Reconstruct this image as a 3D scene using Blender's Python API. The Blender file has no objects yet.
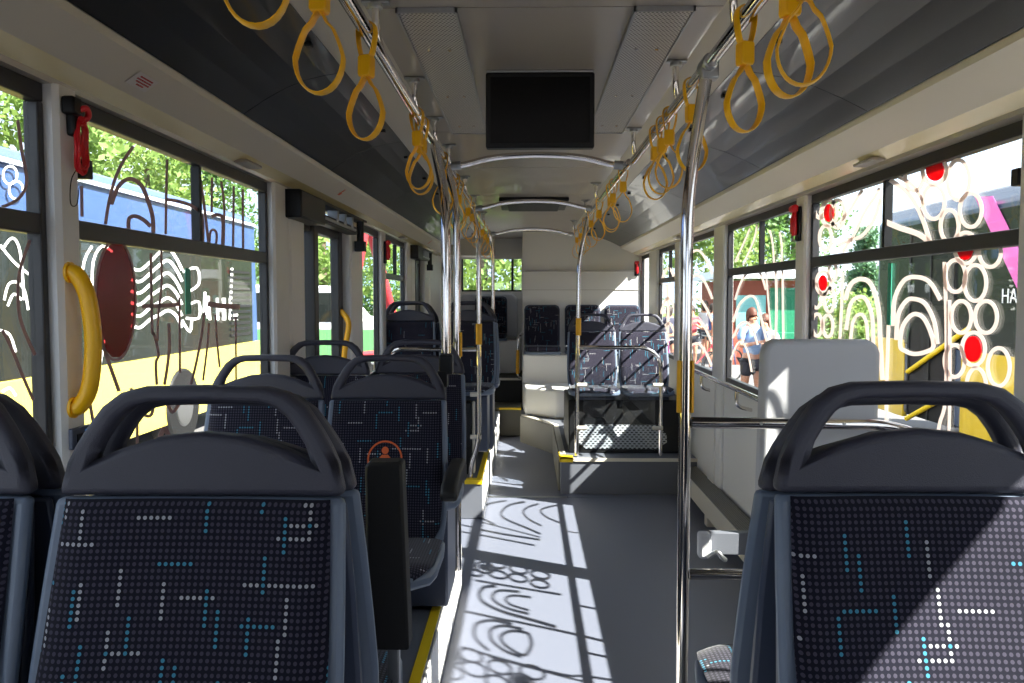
import bpy, bmesh, math, random
from mathutils import Vector, Matrix
random.seed(7)
sc = bpy.context.scene
COL = sc.collection
# ------------------------------------------------------------------ camera
F = 820.0
EYE = Vector((0, 0, 1.5))
cam_d = bpy.data.cameras.new('camera'); cam = bpy.data.objects.new('camera', cam_d); COL.objects.link(cam)
cam.location = EYE
cam.rotation_euler = (math.radians(90 - 3.1), 0, math.radians(1.05))
cam_d.sensor_width = 36; cam_d.lens = F / 1024 * 36; cam_d.clip_start = 0.02; cam_d.clip_end = 300
sc.camera = cam
# ------------------------------------------------------------------ world, sun, exposure
sc.view_settings.view_transform = 'Standard'; sc.view_settings.look = 'None'
sc.view_settings.exposure = 0.03; sc.view_settings.gamma = 1.0
sc.view_settings.use_curve_mapping = False
sc.cycles.use_denoising = True
sc.cycles.max_bounces = 10; sc.cycles.diffuse_bounces = 6; sc.cycles.glossy_bounces = 5
sc.cycles.transparent_max_bounces = 24; sc.cycles.caustics_reflective = False
sc.cycles.sample_clamp_indirect = 6.0
SKY = 2.5; SUN = 30.0
w = bpy.data.worlds.new('sky'); sc.world = w; w.use_nodes = True
nt = w.node_tree; nt.nodes.clear()
def N(nt, t, **k):
    n = nt.nodes.new(t)
    for a, b in k.items():
        if a.startswith('_'): n.inputs[a[1:]].default_value = b
        else: setattr(n, a, b)
    return n
o_ = N(nt, 'ShaderNodeOutputWorld'); bg = N(nt, 'ShaderNodeBackground'); bg.inputs['Strength'].default_value = SKY
tc = N(nt, 'ShaderNodeTexCoord'); nz = N(nt, 'ShaderNodeTexNoise'); nz.inputs['Scale'].default_value = 2.2; nz.inputs['Detail'].default_value = 6
rp = N(nt, 'ShaderNodeValToRGB'); rp.color_ramp.elements[0].position = .38; rp.color_ramp.elements[0].color = (.50, .68, .95, 1)
rp.color_ramp.elements[1].position = .62; rp.color_ramp.elements[1].color = (.92, .94, .97, 1)
L = nt.links.new
L(tc.outputs['Generated'], nz.inputs['Vector']); L(nz.outputs['Fac'], rp.inputs['Fac']); L(rp.outputs['Color'], bg.inputs['Color']); L(bg.outputs[0], o_.inputs['Surface'])
sd = bpy.data.lights.new('sun', 'SUN'); sd.energy = SUN; sd.angle = math.radians(.53); sd.color = (1.0, .95, .86)
sun = bpy.data.objects.new('sun', sd); COL.objects.link(sun)
sun.rotation_euler = Vector((-1, .52, -1.01)).to_track_quat('-Z', 'Y').to_euler()
sun.location = (12, -6, 14)

# ------------------------------------------------------------------ helpers
def lin(c):
    return tuple(((v / 255) / 12.92 if v / 255 <= .04045 else ((v / 255 + .055) / 1.055) ** 2.4) for v in c)
def mat(name, rgb, rough=.5, metal=0, spec=.5, var=0, scale=30, bump=0, coat=0, srgb=True, stretch=None):
    m = bpy.data.materials.new(name); m.use_nodes = True; t = m.node_tree; p = t.nodes['Principled BSDF']
    c = lin(rgb) if srgb else rgb
    p.inputs['Base Color'].default_value = (*c, 1); p.inputs['Roughness'].default_value = rough
    p.inputs['Metallic'].default_value = metal; p.inputs['Specular IOR Level'].default_value = spec
    p.inputs['Coat Weight'].default_value = coat
    if var or bump:
        tcn = N(t, 'ShaderNodeTexCoord'); no = N(t, 'ShaderNodeTexNoise'); no.inputs['Scale'].default_value = scale; no.inputs['Detail'].default_value = 5
        if stretch:
            mp = N(t, 'ShaderNodeMapping'); mp.inputs['Scale'].default_value = stretch
            t.links.new(tcn.outputs['Object'], mp.inputs['Vector']); t.links.new(mp.outputs[0], no.inputs['Vector'])
        else: t.links.new(tcn.outputs['Object'], no.inputs['Vector'])
        if var:
            mx = N(t, 'ShaderNodeMix', data_type='RGBA'); mx.inputs[6].default_value = (*[max(0, v * (1 - var)) for v in c], 1)
            mx.inputs[7].default_value = (*[min(1, v * (1 + var)) for v in c], 1)
            t.links.new(no.outputs['Fac'], mx.inputs[0]); t.links.new(mx.outputs[2], p.inputs['Base Color'])
        if bump:
            b = N(t, 'ShaderNodeBump'); b.inputs['Strength'].default_value = bump; b.inputs['Distance'].default_value = .002
            t.links.new(no.outputs['Fac'], b.inputs['Height']); t.links.new(b.outputs[0], p.inputs['Normal'])
    return m
def glass(name, tint=(1, 1, 1), refl=.06, rough=.0):
    m = bpy.data.materials.new(name); m.use_nodes = True; t = m.node_tree; t.nodes.clear()
    o = N(t, 'ShaderNodeOutputMaterial'); mx = N(t, 'ShaderNodeMixShader'); tr = N(t, 'ShaderNodeBsdfTransparent'); gl = N(t, 'ShaderNodeBsdfGlossy')
    tr.inputs[0].default_value = (*tint, 1); gl.inputs['Roughness'].default_value = rough; mx.inputs[0].default_value = refl
    t.links.new(tr.outputs[0], mx.inputs[1]); t.links.new(gl.outputs[0], mx.inputs[2]); t.links.new(mx.outputs[0], o.inputs[0])
    return m
def fabric():
    m = bpy.data.materials.new('dotted_fabric'); m.use_nodes = True; t = m.node_tree; p = t.nodes['Principled BSDF']; l = t.links.new
    uv = N(t, 'ShaderNodeUVMap'); uv.uv_map = 'UV'
    info = N(t, 'ShaderNodeObjectInfo')
    sc_ = N(t, 'ShaderNodeVectorMath', operation='MULTIPLY_ADD'); P = 1 / .0084
    sc_.inputs[1].default_value = (P, P, 1)
    off = N(t, 'ShaderNodeCombineXYZ'); rm = N(t, 'ShaderNodeMath', operation='MULTIPLY'); rm.inputs[1].default_value = 40
    l(info.outputs['Random'], rm.inputs[0]); fl0 = N(t, 'ShaderNodeMath', operation='FLOOR'); l(rm.outputs[0], fl0.inputs[0])
    l(fl0.outputs[0], off.inputs[0]); l(fl0.outputs[0], off.inputs[1])
    l(uv.outputs[0], sc_.inputs[0]); l(off.outputs[0], sc_.inputs[2])
    fr = N(t, 'ShaderNodeVectorMath', operation='FRACTION'); l(sc_.outputs[0], fr.inputs[0])
    fl = N(t, 'ShaderNodeVectorMath', operation='FLOOR'); l(sc_.outputs[0], fl.inputs[0])
    sb = N(t, 'ShaderNodeVectorMath', operation='SUBTRACT'); sb.inputs[1].default_value = (.5, .5, 0); l(fr.outputs[0], sb.inputs[0])
    sz = N(t, 'ShaderNodeVectorMath', operation='MULTIPLY'); sz.inputs[1].default_value = (1, 1, 0); l(sb.outputs[0], sz.inputs[0])
    ln = N(t, 'ShaderNodeVectorMath', operation='LENGTH'); l(sz.outputs[0], ln.inputs[0])
    dot = N(t, 'ShaderNodeMath', operation='LESS_THAN'); dot.inputs[1].default_value = .31; l(ln.outputs['Value'], dot.inputs[0])
    sp = N(t, 'ShaderNodeSeparateXYZ'); l(fl.outputs[0], sp.inputs[0])
    def M_(op, a, b=None):
        n = N(t, 'ShaderNodeMath', operation=op)
        for i, v in enumerate((a, b)):
            if v is None: continue
            if isinstance(v, (int, float)): n.inputs[i].default_value = v
            else: l(v, n.inputs[i])
        return n.outputs[0]
    def dash(a, b, seed, length):
        # runs along a; one random offset per line b, only every few lines
        wn = N(t, 'ShaderNodeTexWhiteNoise', noise_dimensions='2D'); cb = N(t, 'ShaderNodeCombineXYZ'); l(b, cb.inputs[0]); cb.inputs[1].default_value = seed
        l(cb.outputs[0], wn.inputs[0]); offs = M_('FLOOR', M_('MULTIPLY', wn.outputs['Value'], 37))
        cell = M_('FLOOR', M_('DIVIDE', M_('ADD', a, offs), length))
        w2 = N(t, 'ShaderNodeTexWhiteNoise', noise_dimensions='3D'); c2 = N(t, 'ShaderNodeCombineXYZ'); l(cell, c2.inputs[0]); l(b, c2.inputs[1]); c2.inputs[2].default_value = seed * 3.1
        l(c2.outputs[0], w2.inputs[0])
        return w2.outputs['Value'], w2.outputs['Color']
    hv, hc = dash(sp.outputs[0], sp.outputs[1], 1.5, 6)
    vv, vc = dash(sp.outputs[1], sp.outputs[0], 5.5, 6)
    hm = M_('GREATER_THAN', hv, .945); vm = M_('GREATER_THAN', vv, .915)
    anym = M_('MAXIMUM', hm, vm)
    s1 = N(t, 'ShaderNodeSeparateColor'); l(vc, s1.inputs[0]); s2 = N(t, 'ShaderNodeSeparateColor'); l(hc, s2.inputs[0])
    isb = M_('GREATER_THAN', M_('ADD', M_('MULTIPLY', s1.outputs[1], vm), M_('MULTIPLY', M_('MULTIPLY', s2.outputs[1], hm), .8)), .48)
    cA = N(t, 'ShaderNodeMix', data_type='RGBA'); cA.inputs[6].default_value = (.36, .36, .40, 1); cA.inputs[7].default_value = (.05, .22, .34, 1); l(isb, cA.inputs[0])
    cB = N(t, 'ShaderNodeMix', data_type='RGBA'); cB.inputs[6].default_value = (.048, .043, .068, 1); l(anym, cB.inputs[0]); l(cA.outputs[2], cB.inputs[7])
    cC = N(t, 'ShaderNodeMix', data_type='RGBA'); cC.inputs[6].default_value = (.0055, .0055, .014, 1); l(dot.outputs[0], cC.inputs[0]); l(cB.outputs[2], cC.inputs[7])
    l(cC.outputs[2], p.inputs['Base Color']); p.inputs['Roughness'].default_value = .9; p.inputs['Specular IOR Level'].default_value = .15
    p.inputs['Sheen Weight'].default_value = .15
    b = N(t, 'ShaderNodeBump'); b.inputs['Strength'].default_value = .4; b.inputs['Distance'].default_value = .001; l(dot.outputs[0], b.inputs['Height']); l(b.outputs[0], p.inputs['Normal'])
    return m
def holes(name, base, hole, sx, sy, radius=.3, metal=0, rough=.4, stagger=True, elong=1.0, axes=(0, 1)):
    """sheet with rows of punched holes, from object coordinates in metres"""
    m = bpy.data.materials.new(name); m.use_nodes = True; t = m.node_tree; p = t.nodes['Principled BSDF']; l = t.links.new
    tcn = N(t, 'ShaderNodeTexCoord'); s = N(t, 'ShaderNodeSeparateXYZ'); l(tcn.outputs['Object'], s.inputs[0])
    def M_(op, a, b=None):
        n = N(t, 'ShaderNodeMath', operation=op)
        for i, v in enumerate((a, b)):
            if v is None: continue
            if isinstance(v, (int, float)): n.inputs[i].default_value = v
            else: l(v, n.inputs[i])
        return n.outputs[0]
    u = M_('DIVIDE', s.outputs[axes[0]], sx); v = M_('DIVIDE', s.outputs[axes[1]], sy)
    if stagger: u = M_('ADD', u, M_('MULTIPLY', M_('FLOORED_MODULO', M_('FLOOR', v), 2), .5))
    fu = M_('ABSOLUTE', M_('SUBTRACT', M_('FRACT', u), .5)); fv = M_('ABSOLUTE', M_('SUBTRACT', M_('FRACT', v), .5))
    if elong > 1: msk = M_('MULTIPLY', M_('LESS_THAN', fu, radius), M_('LESS_THAN', fv, radius))
    else: msk = M_('LESS_THAN', M_('ADD', M_('MULTIPLY', fu, fu), M_('MULTIPLY', fv, fv)), radius * radius)
    mx = N(t, 'ShaderNodeMix', data_type='RGBA'); mx.inputs[6].default_value = (*lin(base), 1); mx.inputs[7].default_value = (*lin(hole), 1); l(msk, mx.inputs[0]); l(mx.outputs[2], p.inputs['Base Color'])
    p.inputs['Metallic'].default_value = metal; p.inputs['Roughness'].default_value = rough
    return m
def leaves(name, a, b, trans=.3):
    m = mat(name, a, .6, var=.5 if 'foliage' in name else 0, scale=6)
    p = m.node_tree.nodes['Principled BSDF']
    t = m.node_tree; o = [n for n in t.nodes if n.type == 'OUTPUT_MATERIAL'][0]
    tl = N(t, 'ShaderNodeBsdfTranslucent'); tl.inputs[0].default_value = (*lin(b), 1); mx = N(t, 'ShaderNodeMixShader'); mx.inputs[0].default_value = trans
    t.links.new(p.outputs[0], mx.inputs[1]); t.links.new(tl.outputs[0], mx.inputs[2]); t.links.new(mx.outputs[0], o.inputs[0])
    return m
K = {}
K['chrome'] = mat('polished_steel', (222, 216, 212), .09, metal=1)
K['steel'] = mat('brushed_steel', (170, 172, 174), .35, metal=1, var=.1, scale=60)
K['white'] = mat('white_wall_plastic', (226, 224, 222), .45, var=.02, scale=3)
K['cream'] = mat('cream_duct_plastic', (210, 203, 190), .4, var=.02, scale=4)
K['ceil'] = mat('grey_ceiling_laminate', (166, 158, 150), .32, var=.02, scale=3, coat=.2)
K['dark'] = mat('charcoal_hatch_plastic', (34, 35, 37), .32, spec=.5, var=.04, scale=5, coat=.25)
K['black'] = mat('black_plastic', (16, 16, 18), .4, spec=.3)
K['rubber'] = mat('black_rubber', (18, 18, 20), .6, bump=.2, scale=80)
K['frame'] = mat('dark_window_frame', (38, 37, 40), .4, var=.05)
K['floor'] = mat('speckled_grey_vinyl', (106, 110, 125), .42, var=.16, scale=420, bump=.05)
K['floor2'] = mat('grey_vinyl_riser', (98, 101, 110), .5, var=.12, scale=300)
K['riser'] = mat('dark_olive_riser', (96, 92, 80), .55, var=.05, scale=30)
K['yellow'] = mat('yellow_edge_paint', (236, 200, 20), .45, var=.05, scale=50)
K['strap'] = mat('yellow_strap_rubber', (255, 188, 10), .35, var=.05, scale=40)
K['ysleeve'] = mat('yellow_sleeve_plastic', (232, 170, 24), .4)
K['shell'] = mat('blue_grey_seat_plastic', (104, 116, 136), .42, var=.04, scale=20)
K['shell2'] = mat('slate_seat_back_plastic', (62, 70, 90), .4, var=.04, scale=20)
K['head'] = mat('anthracite_textured_plastic', (54, 54, 68), .5, bump=.5, scale=700, var=.04)
K['fabric'] = fabric()
K['orange'] = mat('orange_print', (214, 96, 40), .6)
K['red'] = mat('red_plastic', (205, 22, 32), .35)
K['glass'] = glass('window_glass', (.93, .95, .94), .07)
K['perspex'] = glass('clear_acrylic', (.93, .95, .96), .07)
K['decal'] = leaves('translucent_white_film', (240, 232, 230), (236, 226, 222), .5)
K['decal_shaded'] = leaves('shaded_white_film', (178, 156, 156), (170, 146, 146), .55)  # white film as seen shaded on the left, shade put into the colour
K['decal_red'] = leaves('red_window_film', (222, 20, 50), (235, 30, 60), .5)
K['decal_maroon'] = glass('maroon_window_film', (.55, .16, .17), .04, .2)
K['decal_green'] = mat('green_window_label', (60, 170, 140), .5)
K['pad'] = mat('pale_grey_padding_vinyl', (196, 196, 200), .5, var=.02, scale=10)
K['perf_metal'] = holes('perforated_aluminium', (200, 198, 196), (80, 80, 80), .011, .011, .30, metal=.5, rough=.4)
K['perf_box'] = holes('slotted_grey_grille', (176, 178, 184), (10, 10, 12), .036, .017, .27, elong=2, axes=(0, 2))
K['grille'] = holes('heater_slot_grille', (120, 118, 112), (16, 16, 16), .022, .011, .34, elong=2, stagger=False, axes=(1, 0))
K['ventside'] = holes('ribbed_vent', (150, 150, 150), (16, 16, 16), 3.0, .03, .26, elong=2, stagger=False, axes=(0, 2))
K['screen'] = mat('glossy_dark_screen', (3, 3, 4), .10, spec=.2)
K['asphalt'] = mat('pale_pavement', (112, 110, 112), .9, var=.12, scale=2)

class MB:
    def __init__(s): s.v = []; s.f = []; s.uv = None
    def add(s, vs, fs):
        n = len(s.v); s.v += [tuple(v) for v in vs]; s.f += [tuple(n + i for i in f) for f in fs]; return s
    def box(s, x0, x1, y0, y1, z0, z1):
        return s.add([(x, y, z) for z in (z0, z1) for y in (y0, y1) for x in (x0, x1)],
                     [(0, 2, 3, 1), (4, 5, 7, 6), (0, 1, 5, 4), (2, 6, 7, 3), (0, 4, 6, 2), (1, 3, 7, 5)])
    def tube(s, pts, r, seg=12, cap=True, flat=None):
        pts = [Vector(p) for p in pts]; rings = []; prev = None
        for i, p in enumerate(pts):
            t = ((pts[min(i + 1, len(pts) - 1)] - pts[max(i - 1, 0)])).normalized()
            if prev is None:
                a = Vector((0, 0, 1)) if abs(t.z) < .9 else Vector((0, 1, 0)); u = (a - t * a.dot(t)).normalized()
            else: u = (prev - t * prev.dot(t)).normalized()
            prev = u; v = t.cross(u); rr = r[i] if isinstance(r, (list, tuple)) else r
            ra, rb = (rr, rr) if flat is None else flat
            rings.append([p + u * (ra * math.cos(2 * math.pi * k / seg)) + v * (rb * math.sin(2 * math.pi * k / seg)) for k in range(seg)])
        vs = [q for rg in rings for q in rg]; fs = []
        for i in range(len(pts) - 1):
            for k in range(seg):
                a = i * seg + k; b = i * seg + (k + 1) % seg; fs.append((a, b, b + seg, a + seg))
        if cap: fs.append(tuple(range(seg - 1, -1, -1))); fs.append(tuple((len(pts) - 1) * seg + k for k in range(seg)))
        return s.add(vs, fs)
    def loop(s, pts, r, seg=8):      # closed tube
        pts = [Vector(p) for p in pts]; n = len(pts); rings = []; nrm = Vector((0, 0, 0))
        for i in range(n): nrm += pts[i].cross(pts[(i + 1) % n])
        nrm.normalize()
        for i in range(n):
            t = (pts[(i + 1) % n] - pts[i - 1]).normalized(); u = t.cross(nrm).normalized()
            ra, rb = r if isinstance(r, tuple) else (r, r)
            rings.append([pts[i] + u * (ra * math.cos(2 * math.pi * k / seg)) + nrm * (rb * math.sin(2 * math.pi * k / seg)) for k in range(seg)])
        fs = []
        for i in range(n):
            for k in range(seg):
                fs.append((i * seg + k, i * seg + (k + 1) % seg, ((i + 1) % n) * seg + (k + 1) % seg, ((i + 1) % n) * seg + k))
        return s.add([q for rg in rings for q in rg], fs)
    def slab(s, faces2d, fn, t0, t1):
        """extrude a set of 2-D faces (sharing points) between depths t0 and t1; fn(u,v,t) -> xyz"""
        idx = {}; pts = []
        def g(p):
            k = (round(p[0], 5), round(p[1], 5))
            if k not in idx: idx[k] = len(pts); pts.append(k)
            return idx[k]
        F_ = [tuple(g(p) for p in f) for f in faces2d]; n = len(pts)
        vs = [fn(u, v, t0) for u, v in pts] + [fn(u, v, t1) for u, v in pts]; fs = []
        cnt = {}
        for f in F_:
            for i in range(len(f)):
                a, b = f[i], f[(i + 1) % len(f)]; cnt[(a, b)] = 1
            fs.append(f); fs.append(tuple(n + i for i in reversed(f)))
        for (a, b) in cnt:
            if (b, a) not in cnt: fs.append((b, a, a + n, b + n))
        return s.add(vs, fs)
    def disc(s, c, r, axis='x', th=.002, seg=28, ry=None):
        ry = ry or r; c = Vector(c); pts = [(r * math.cos(2 * math.pi * k / seg), ry * math.sin(2 * math.pi * k / seg)) for k in range(seg)]
        fn = {'x': lambda u, v, t: (c.x + t, c.y + u, c.z + v), 'y': lambda u, v, t: (c.x + u, c.y + t, c.z + v), 'z': lambda u, v, t: (c.x + u, c.y + v, c.z + t)}[axis]
        return s.slab([pts], fn, -th / 2, th / 2)
    def build(s, name, m, parent=None, smooth=True, bevel=0, seg=2, sub=0, uv=None):
        me = bpy.data.meshes.new(name); me.from_pydata(s.v, [], s.f)
        bm = bmesh.new(); bm.from_mesh(me); bmesh.ops.recalc_face_normals(bm, faces=bm.faces)
        if uv:
            lay = bm.loops.layers.uv.new('UV')
            for f in bm.faces:
                for lp in f.loops: lp[lay].uv = uv(lp.vert.co)
        bm.to_mesh(me); bm.free()
        me.materials.append(m)
        o = bpy.data.objects.new(name, me); COL.objects.link(o)
        if parent: o.parent = parent
        if bevel:
            b = o.modifiers.new('bevel', 'BEVEL'); b.width = bevel; b.segments = seg; b.limit_method = 'ANGLE'; b.angle_limit = math.radians(40)
        if sub:
            u = o.modifiers.new('sub', 'SUBSURF'); u.levels = sub; u.render_levels = sub
        if smooth:
            for p in me.polygons: p.use_smooth = True
            try: me.set_sharp_from_angle(angle=math.radians(38))
            except Exception: pass
        return o
def fillet(pts, r, n=6):
    pts = [Vector(p) for p in pts]; out = [pts[0]]
    for i in range(1, len(pts) - 1):
        a = (pts[i - 1] - pts[i]); b = (pts[i + 1] - pts[i]); d = min(r, a.length * .49, b.length * .49)
        p0 = pts[i] + a.normalized() * d; p2 = pts[i] + b.normalized() * d
        for k in range(n + 1):
            t = k / n; out.append(p0 * (1 - t) ** 2 + pts[i] * 2 * t * (1 - t) + p2 * t * t)
    out.append(pts[-1]); return out
def spline(pts, n=6, closed=False):
    pts = [Vector(p) for p in pts]; m = len(pts); out = []
    for i in range(m if closed else m - 1):
        if closed: p0, p1, p2, p3 = pts[i - 1], pts[i], pts[(i + 1) % m], pts[(i + 2) % m]
        else: p0, p1, p2, p3 = pts[max(i - 1, 0)], pts[i], pts[i + 1], pts[min(i + 2, m - 1)]
        for k in range(n):
            t = k / n
            out.append(.5 * ((2 * p1) + (p2 - p0) * t + (2 * p0 - 5 * p1 + 4 * p2 - p3) * t * t + (3 * p1 - p0 - 3 * p2 + p3) * t ** 3))
    if not closed: out.append(pts[-1])
    return out
def empty(name, loc=(0, 0, 0), rz=0, parent=None):
    o = bpy.data.objects.new(name, None); COL.objects.link(o); o.location = loc; o.rotation_euler = (0, 0, rz); o.empty_display_size = .1
    if parent: o.parent = parent
    return o
def tag(o, label=None, cat=None, group=None, kind=None):
    if label: o['label'] = label
    if cat: o['category'] = cat
    if group: o['group'] = group
    if kind: o['kind'] = kind
    return o
def struct(o, label=None, cat=None):
    o['kind'] = 'structure'
    if label: o['label'] = label
    if cat: o['category'] = cat
    return o
def kids(o): return [c for c in list(o.children)]
def copy_tree(o, parent=None):
    c = o.copy(); COL.objects.link(c); c.parent = parent
    for ch in kids(o): copy_tree(ch, c)
    return c
R3 = Matrix.Rotation(math.radians(1.05), 3, 'Z') @ Matrix.Rotation(math.radians(90 - 3.1), 3, 'X')
def on_x(px, py, X):
    d = R3 @ Vector(((px - 512) / F, (341.5 - py) / F, -1)); k = X / d.x
    return Vector((X, d.y * k, 1.5 + d.z * k))

# ------------------------------------------------------------------ dimensions
XL, XR = -1.08, 1.32           # glass planes
ZC = 2.24                      # ceiling
Y0, Y1 = -2.3, 10.4
# ------------------------------------------------------------------ floor
o = MB().box(-1.2, 1.42, Y0, 6.08, -.12, 0).box(-1.2, 1.42, 6.09, 9.0, -.12, 0).box(-1.2, 1.42, 6.07, 6.10, -.12, -.004).build('floor', K['floor'], smooth=False)
struct(o, 'speckled blue grey vinyl bus floor with bright sun patches', 'floor')
o = MB().box(-.31, .30, 6.06, 6.11, 0, .004).build('trim_1', K['steel'], smooth=False); struct(o, 'thin metal joint strip across the aisle floor', 'trim')

def platform(name, poly, z0, z1, m, label, edge=None):
    f = MB().slab([poly], lambda u, v, t: (u, v, t), z0, z1).build(name, m, smooth=False, bevel=.006)
    struct(f, label, 'platform')
    return f
p1 = platform('floor_platform', [(-1.1, -.8), (-.345, -.8), (-.345, 4.15), (-1.1, 4.15)], 0, .24, K['floor2'], 'raised grey floor platform carrying the left front seats')
MB().box(-.385, -.348, -.8, 3.44, .24, .2435).build('edge_strip', K['yellow'], p1, smooth=False)
MB().box(-.345, -.335, -.8, 4.15, .0, .235).build('side_panel', K['white'], p1, bevel=.004)
# pedestal cabinet under row three
cab = MB().box(-1.1, -.35, 3.45, 4.15, .241, .60).build('trim_2', K['floor2'], smooth=False, bevel=.01); struct(cab, 'grey cabinet riser under the third row seats', 'cabinet')
p2 = platform('floor_platform', [(-1.1, 5.47), (-.30, 5.47), (-.30, 9.3), (-1.1, 9.3)], 0, .27, K['floor2'], 'grey floor platform with yellow corner beyond the door')
MB().box(-.34, -.302, 5.474, 7.4, .27, .2735).box(-.42, -.34, 5.474, 5.51, .27, .2735).build('edge_strip', K['yellow'], p2, smooth=False)
MB().box(-.42, -.302, 5.462, 5.470, .24, .27).build('edge_strip', K['yellow'], p2, smooth=False)
MB().box(-.30, -.292, 5.47, 8.8, 0, .26).build('side_panel', K['white'], p2)
wb = MB().box(-1.1, -.38, 5.62, 7.2, .2705, .78).build('trim_3', K['black'], smooth=False, bevel=.015); struct(wb, 'dark wheel housing box under the far left seats', 'wheel housing')
MB().box(-.50, -.42, 5.605, 5.62, .31, .60).build('vent', K['ventside'], wb, smooth=False)
MB().box(-.378, -.36, 5.62, 5.70, .28, .78).box(-.378, -.36, 6.5, 6.6, .28, .78).build('side_trim', K['cream'], wb, bevel=.006)
p3 = platform('floor_platform', [(.257, 6.18), (1.36, 6.18), (1.36, 9.4), (-.06, 9.4), (-.06, 8.45), (.257, 7.8)], 0, .275, K['floor2'], 'grey floor platform under the far right seat pair')
MB().slab([[(.257, 6.18), (.300, 6.18), (.300, 7.81), (-.02, 8.48), (-.06, 8.45), (.257, 7.8)]], lambda u, v, t: (u, v, t), .275, .283).build('edge_trim', K['cream'], p3, smooth=False)
MB().box(.255, 1.3, 6.168, 6.18, .255, .28).build('edge_trim', K['cream'], p3, smooth=False)
MB().box(.25, .35, 6.16, 6.26, .276, .286).box(.25, .35, 6.160, 6.168, .25, .286).box(.248, .256, 6.16, 6.40, .25, .286).build('edge_strip', K['yellow'], p3, smooth=False)
MB().slab([[(.245, 6.3), (.257, 6.3), (.257, 7.8), (-.06, 8.45), (-.07, 8.44), (.245, 7.79)]], lambda u, v, t: (u, v, t), .0, .27).build('side_panel', K['riser'], p3, smooth=False)
# rear steps
s1 = platform('floor_platform', [(-1.1, 8.8), (-.06, 8.8), (-.06, 9.35), (-1.1, 9.35)], 0, .30, K['riser'], 'first dark step at the back of the aisle')
MB().box(-.30, -.062, 8.792, 8.84, .285, .304).build('edge_strip', K['yellow'], s1, smooth=False)
s2 = platform('floor_platform', [(-1.1, 9.35), (-.06, 9.35), (-.06, 10.38), (-1.1, 10.38)], 0, .57, K['rubber'], 'upper dark step below the rear left seat')
MB().box(-.9, -.062, 9.342, 9.37, .55, .575).build('edge_trim', K['cream'], s2, smooth=False)

# ------------------------------------------------------------------ ceiling
c = MB()
ys = [Y0, 2.14, 3.72, 4.74, 6.0, 7.4, 8.9, Y1]
for a, b in zip(ys, ys[1:]): c.box(-.415, .50, a + .003, b - .003, ZC, ZC + .02)
c.box(-.42, .51, Y0, Y1, ZC + .012, ZC + .05)
ceil = c.build('ceiling', K['ceil'], smooth=False); struct(ceil, 'grey laminate bus ceiling in panels with thin joints', 'ceiling')
MB().box(-1.2, 1.42, Y0, Y1, ZC + .06, ZC + .36).build('roof', K['white'], ceil, smooth=False)
def strip(name, prof, y0, y1, m, parent, th=.012, smooth=False):
    """a moulded strip: open profile in (x, z) swept along y with thickness"""
    mb = MB()
    for (a, b) in zip(prof, prof[1:]):
        a = Vector((a[0], a[1])); b = Vector((b[0], b[1])); n = Vector((-(b - a).y, (b - a).x)).normalized() * th
        if n.y < 0: n = -n
        q = [a, b, b + n, a + n]
        vs = [(p.x, y0, p.y) for p in q] + [(p.x, y1, p.y) for p in q]
        mb.add(vs, [(0, 1, 2, 3), (7, 6, 5, 4), (0, 4, 5, 1), (1, 5, 6, 2), (2, 6, 7, 3), (3, 7, 4, 0)])
    return mb.build(name, m, parent, smooth=smooth)
z = lambda d: 1.5 + d
for s, pr in ((-1, dict(e=-.415, t=-.57, b=-.893, c1=-.985, c2=-1.035, w=-1.08)), (1, dict(e=.50, t=.64, b=1.058, c1=1.19, c2=1.25, w=1.32))):
    strip('duct_strip', [(pr['e'], z(.74)), (pr['t'], z(.705))], Y0, 9.42, K['cream'], ceil)
    edges = [Y0, .45, 1.35, 2.6, 3.75, 5.2, 6.6, 8.0, 9.42]
    n = 5
    for a, b in zip(edges, edges[1:]):
        prof = []
        for k in range(n + 1):
            t = k / n; prof.append((pr['t'] + (pr['b'] - pr['t']) * t, z(.703 + (.575 - .703) * t + .028 * math.sin(math.pi * t))))
        strip('hatch_panel', prof, a + .002, b - .002, K['dark'], ceil, smooth=True)
        for q in (.25, .75):
            yy = a + (b - a) * q; xx = pr['t'] + (pr['b'] - pr['t']) * .10; zz = z(.703 - .0128 + .028 * math.sin(math.pi * .10))
            if yy > 1: MB().box(xx - .010, xx + .010, yy - .014, yy + .014, zz - .012, zz + .001).build('latch', K['black'], ceil, bevel=.003)
    strip('cove_panel', [(pr['b'], z(.573)), (pr['b'] + s * .006, z(.556)), (pr['c1'], z(.50))], Y0, 9.42, K['cream'], ceil)
    strip('light_cover', [(pr['c1'], z(.50)), (pr['c2'], z(.478))], Y0, 9.42, mat('frosted_light_cover_%s' % ('left' if s < 0 else 'right'), (240, 228, 186), .25, coat=.3), ceil)
    strip('cove_lip', [(pr['c2'], z(.478)), (pr['c2'] + s * .004, z(.466)), (pr['w'] + s * .02, z(.462))], Y0, 9.42, K['ceil'], ceil)
    # back-fill so no daylight leaks through the ducts
    xa, xb = sorted((pr['e'], pr['w'] + s * .1)); MB().box(xa, xb, Y0, Y1, ZC + .03, ZC + .08).build('duct_top', K['white'], ceil, smooth=False)
    for yy in (2.9, 6.6):
        xs = (pr['c1'] + pr['c2']) / 2
        MB().box(xs - .028, xs + .028, yy, yy + .16, z(.474), z(.487)).build('latch_cover', K['ceil'], ceil, bevel=.008)
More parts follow.
